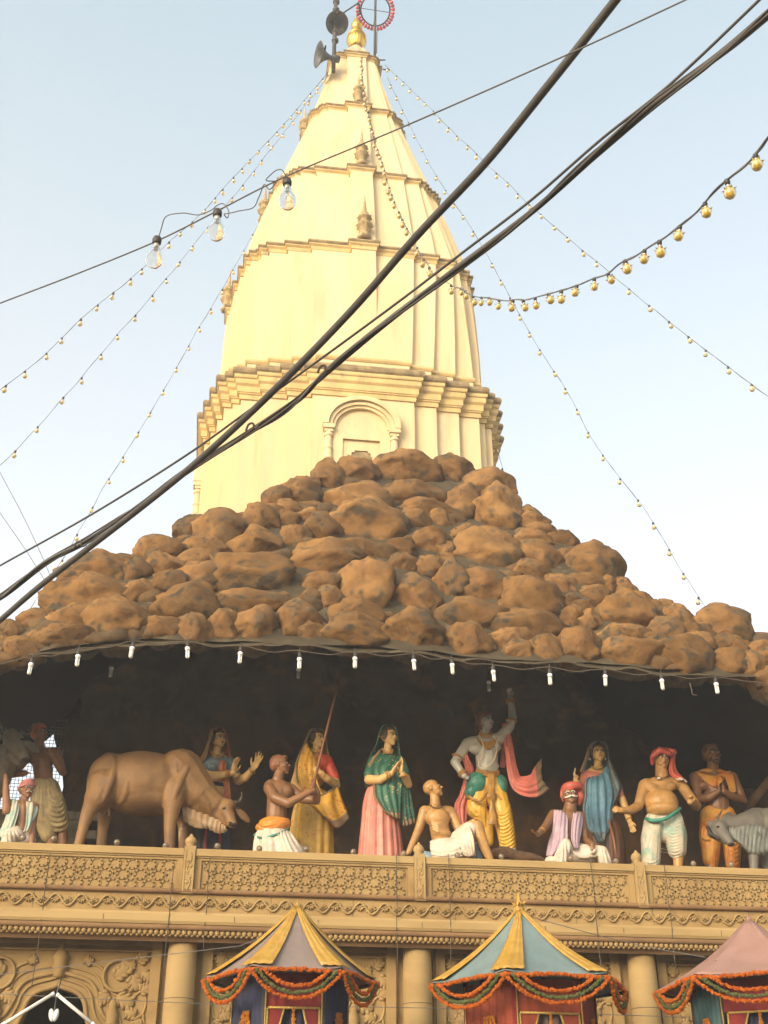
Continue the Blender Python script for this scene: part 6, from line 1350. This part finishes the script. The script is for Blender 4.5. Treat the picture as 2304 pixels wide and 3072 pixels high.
f.drape('dewlap', [[(1200,1180,-.14),(1300,1180,-.17),(1420,1150,-.19),(1540,1150,-.19),(1660,1200,-.18)],[(1215,1280,-.14),(1300,1330,-.19),(1410,1400,-.20),(1520,1440,-.20),(1660,1420,-.18)],[(1240,1330,-.10),(1330,1360,-.13),(1390,1440,-.14),(1510,1520,-.14),(1670,1500,-.12)]], DEWG, n=10, amp=.014, th=.02)

# log by the central figure and a bare branch at the right
M_bark = material('brown_log', (.16,.085,.04), (.10,.06,.035), .9, 9, bump=.6, bscale=30, c3=(.35,.24,.12), s3=16, lo3=.68, hi3=.72)
mb = MB(); z = ZONE['D']; q = lambda x, y, Y: P(z[0]+x/z[2], z[1]+y/z[2], Y)
mb.tube(wobble(cr([q(880,1780,15.0), q(1010,1765,14.95), q(1150,1775,14.92), q(1320,1800,14.9), q(1450,1840,14.9)],6), .02, 6, 1), [.05,.06,.07,.075,.075,.08,.085,.085,.085,.085,.08,.08,.075,.07,.07,.065,.06,.055,.05,.045,.04,.035,.03,.02,.012], 12)
mb.tube(cr([q(900,1760,15.2), q(1000,1775,15.15), q(1120,1760,15.1)],6), .05, 10)
lg = mb.build('log', M_bark); recenter(lg, q(1100,1800,14.95)); tag(lg, 'rough brown log lying on the balcony before the central figure', 'log')
z = ZONE['F']; q = lambda x, y, Y: P(z[0]+x/z[2], z[1]+y/z[2], Y)
mb = MB(); p = wobble(cr([q(1400,1120,16.0), q(1440,920,15.9), q(1540,790,15.8), q(1680,620,15.8), q(1850,430,15.8)],6), .02, 5, 4); mb.tube(p, [lerp(.085,.045,i/(len(p)-1)) for i in range(len(p))], 12); mb.tube(cr([q(1400,1120,16), q(1410,1400,16.1), q(1400,1750,16.1)],5), .085, 12)
br = mb.build('bare_branch', M_bark); recenter(br, q(1400,1500,16)); tag(br, 'bare brown branch rising behind the blue-grey cow at the right edge', 'branch')
# ------------------------------------------------------------------ camera, light, render
cd = bpy.data.cameras.new('camera'); cam = bpy.data.objects.new('camera', cd); COL.objects.link(cam)
cam.location = (0,0,EYE); cam.rotation_euler = (PI/2+PITCH, 0, -YAW)
cd.sensor_fit = 'VERTICAL'; cd.sensor_height = 36; cd.lens = 36*FPX/3072; cd.clip_end = 2000; cd.clip_start = .05
scene.camera = cam
w = bpy.data.worlds.new('World'); scene.world = w; w.use_nodes = True; nt = w.node_tree
bg = nt.nodes['Background']; sky = nt.nodes.new('ShaderNodeTexSky'); sky.sky_type = 'NISHITA'; sky.sun_disc = False
SUN_EL, SUN_AZ = R(18), R(-44)      # azimuth: measured at the camera's back, to its left when negative
sd = V((math.sin(SUN_AZ)*math.cos(SUN_EL), -math.cos(SUN_AZ)*math.cos(SUN_EL), math.sin(SUN_EL)))   # towards the sun
sky.sun_elevation = SUN_EL; sky.sun_rotation = math.atan2(sd.x, sd.y)
sky.air_density = .8; sky.dust_density = 4.5; sky.ozone_density = 1.0; sky.altitude = 0
hz = nt.nodes.new('ShaderNodeMix'); hz.data_type = 'RGBA'; hz.blend_type = 'ADD'; hz.inputs[0].default_value = 1     # bright milky haze on top of the clear sky, warmest low down
tc = nt.nodes.new('ShaderNodeTexCoord'); sx = nt.nodes.new('ShaderNodeSeparateXYZ'); mr = nt.nodes.new('ShaderNodeMapRange'); mr.inputs[1].default_value = .40; mr.inputs[2].default_value = .80
hc = nt.nodes.new('ShaderNodeMix'); hc.data_type = 'RGBA'; hc.inputs[6].default_value = (2.5,2.2,1.52,1); hc.inputs[7].default_value = (1.27,1.46,1.20,1)
nt.links.new(tc.outputs['Generated'], sx.inputs[0]); nt.links.new(sx.outputs['Z'], mr.inputs[0]); nt.links.new(mr.outputs[0], hc.inputs[0]); nt.links.new(hc.outputs[2], hz.inputs[7])
nt.links.new(sky.outputs[0], hz.inputs[6]); nt.links.new(hz.outputs[2], bg.inputs[0]); bg.inputs[1].default_value = .15
ld = bpy.data.lights.new('sun', 'SUN'); lo = bpy.data.objects.new('sun', ld); COL.objects.link(lo)
ld.energy = .85; ld.angle = R(24); ld.color = (1,.88,.68)
lo.rotation_euler = sd.to_track_quat('Z', 'Y').to_euler(); lo.location = (-10,-15,30)
scene.view_settings.view_transform = 'Standard'; scene.view_settings.look = 'None'; scene.view_settings.exposure = 1.06; scene.view_settings.gamma = 1
M_haze = bpy.data.materials.new('black_lifting_haze'); M_haze.use_nodes = True; nt = M_haze.node_tree; nt.nodes.remove(nt.nodes['Principled BSDF'])
pv = nt.nodes.new('ShaderNodeVolumePrincipled'); pv.inputs['Color'].default_value = (.95,.93,.9,1); pv.inputs['Density'].default_value = .0034; pv.inputs['Anisotropy'].default_value = .2
nt.links.new(pv.outputs[0], nt.nodes['Material Output'].inputs['Volume'])
tag(MB().box((-45,-30,-1.4), (45,40,31)).build('haze', M_haze, smooth=False), kind='stuff')  # thin haze volume added to lift the blacks and lower contrast
scene.render.engine = 'CYCLES'
scene.render.resolution_x, scene.render.resolution_y = 768, 1024
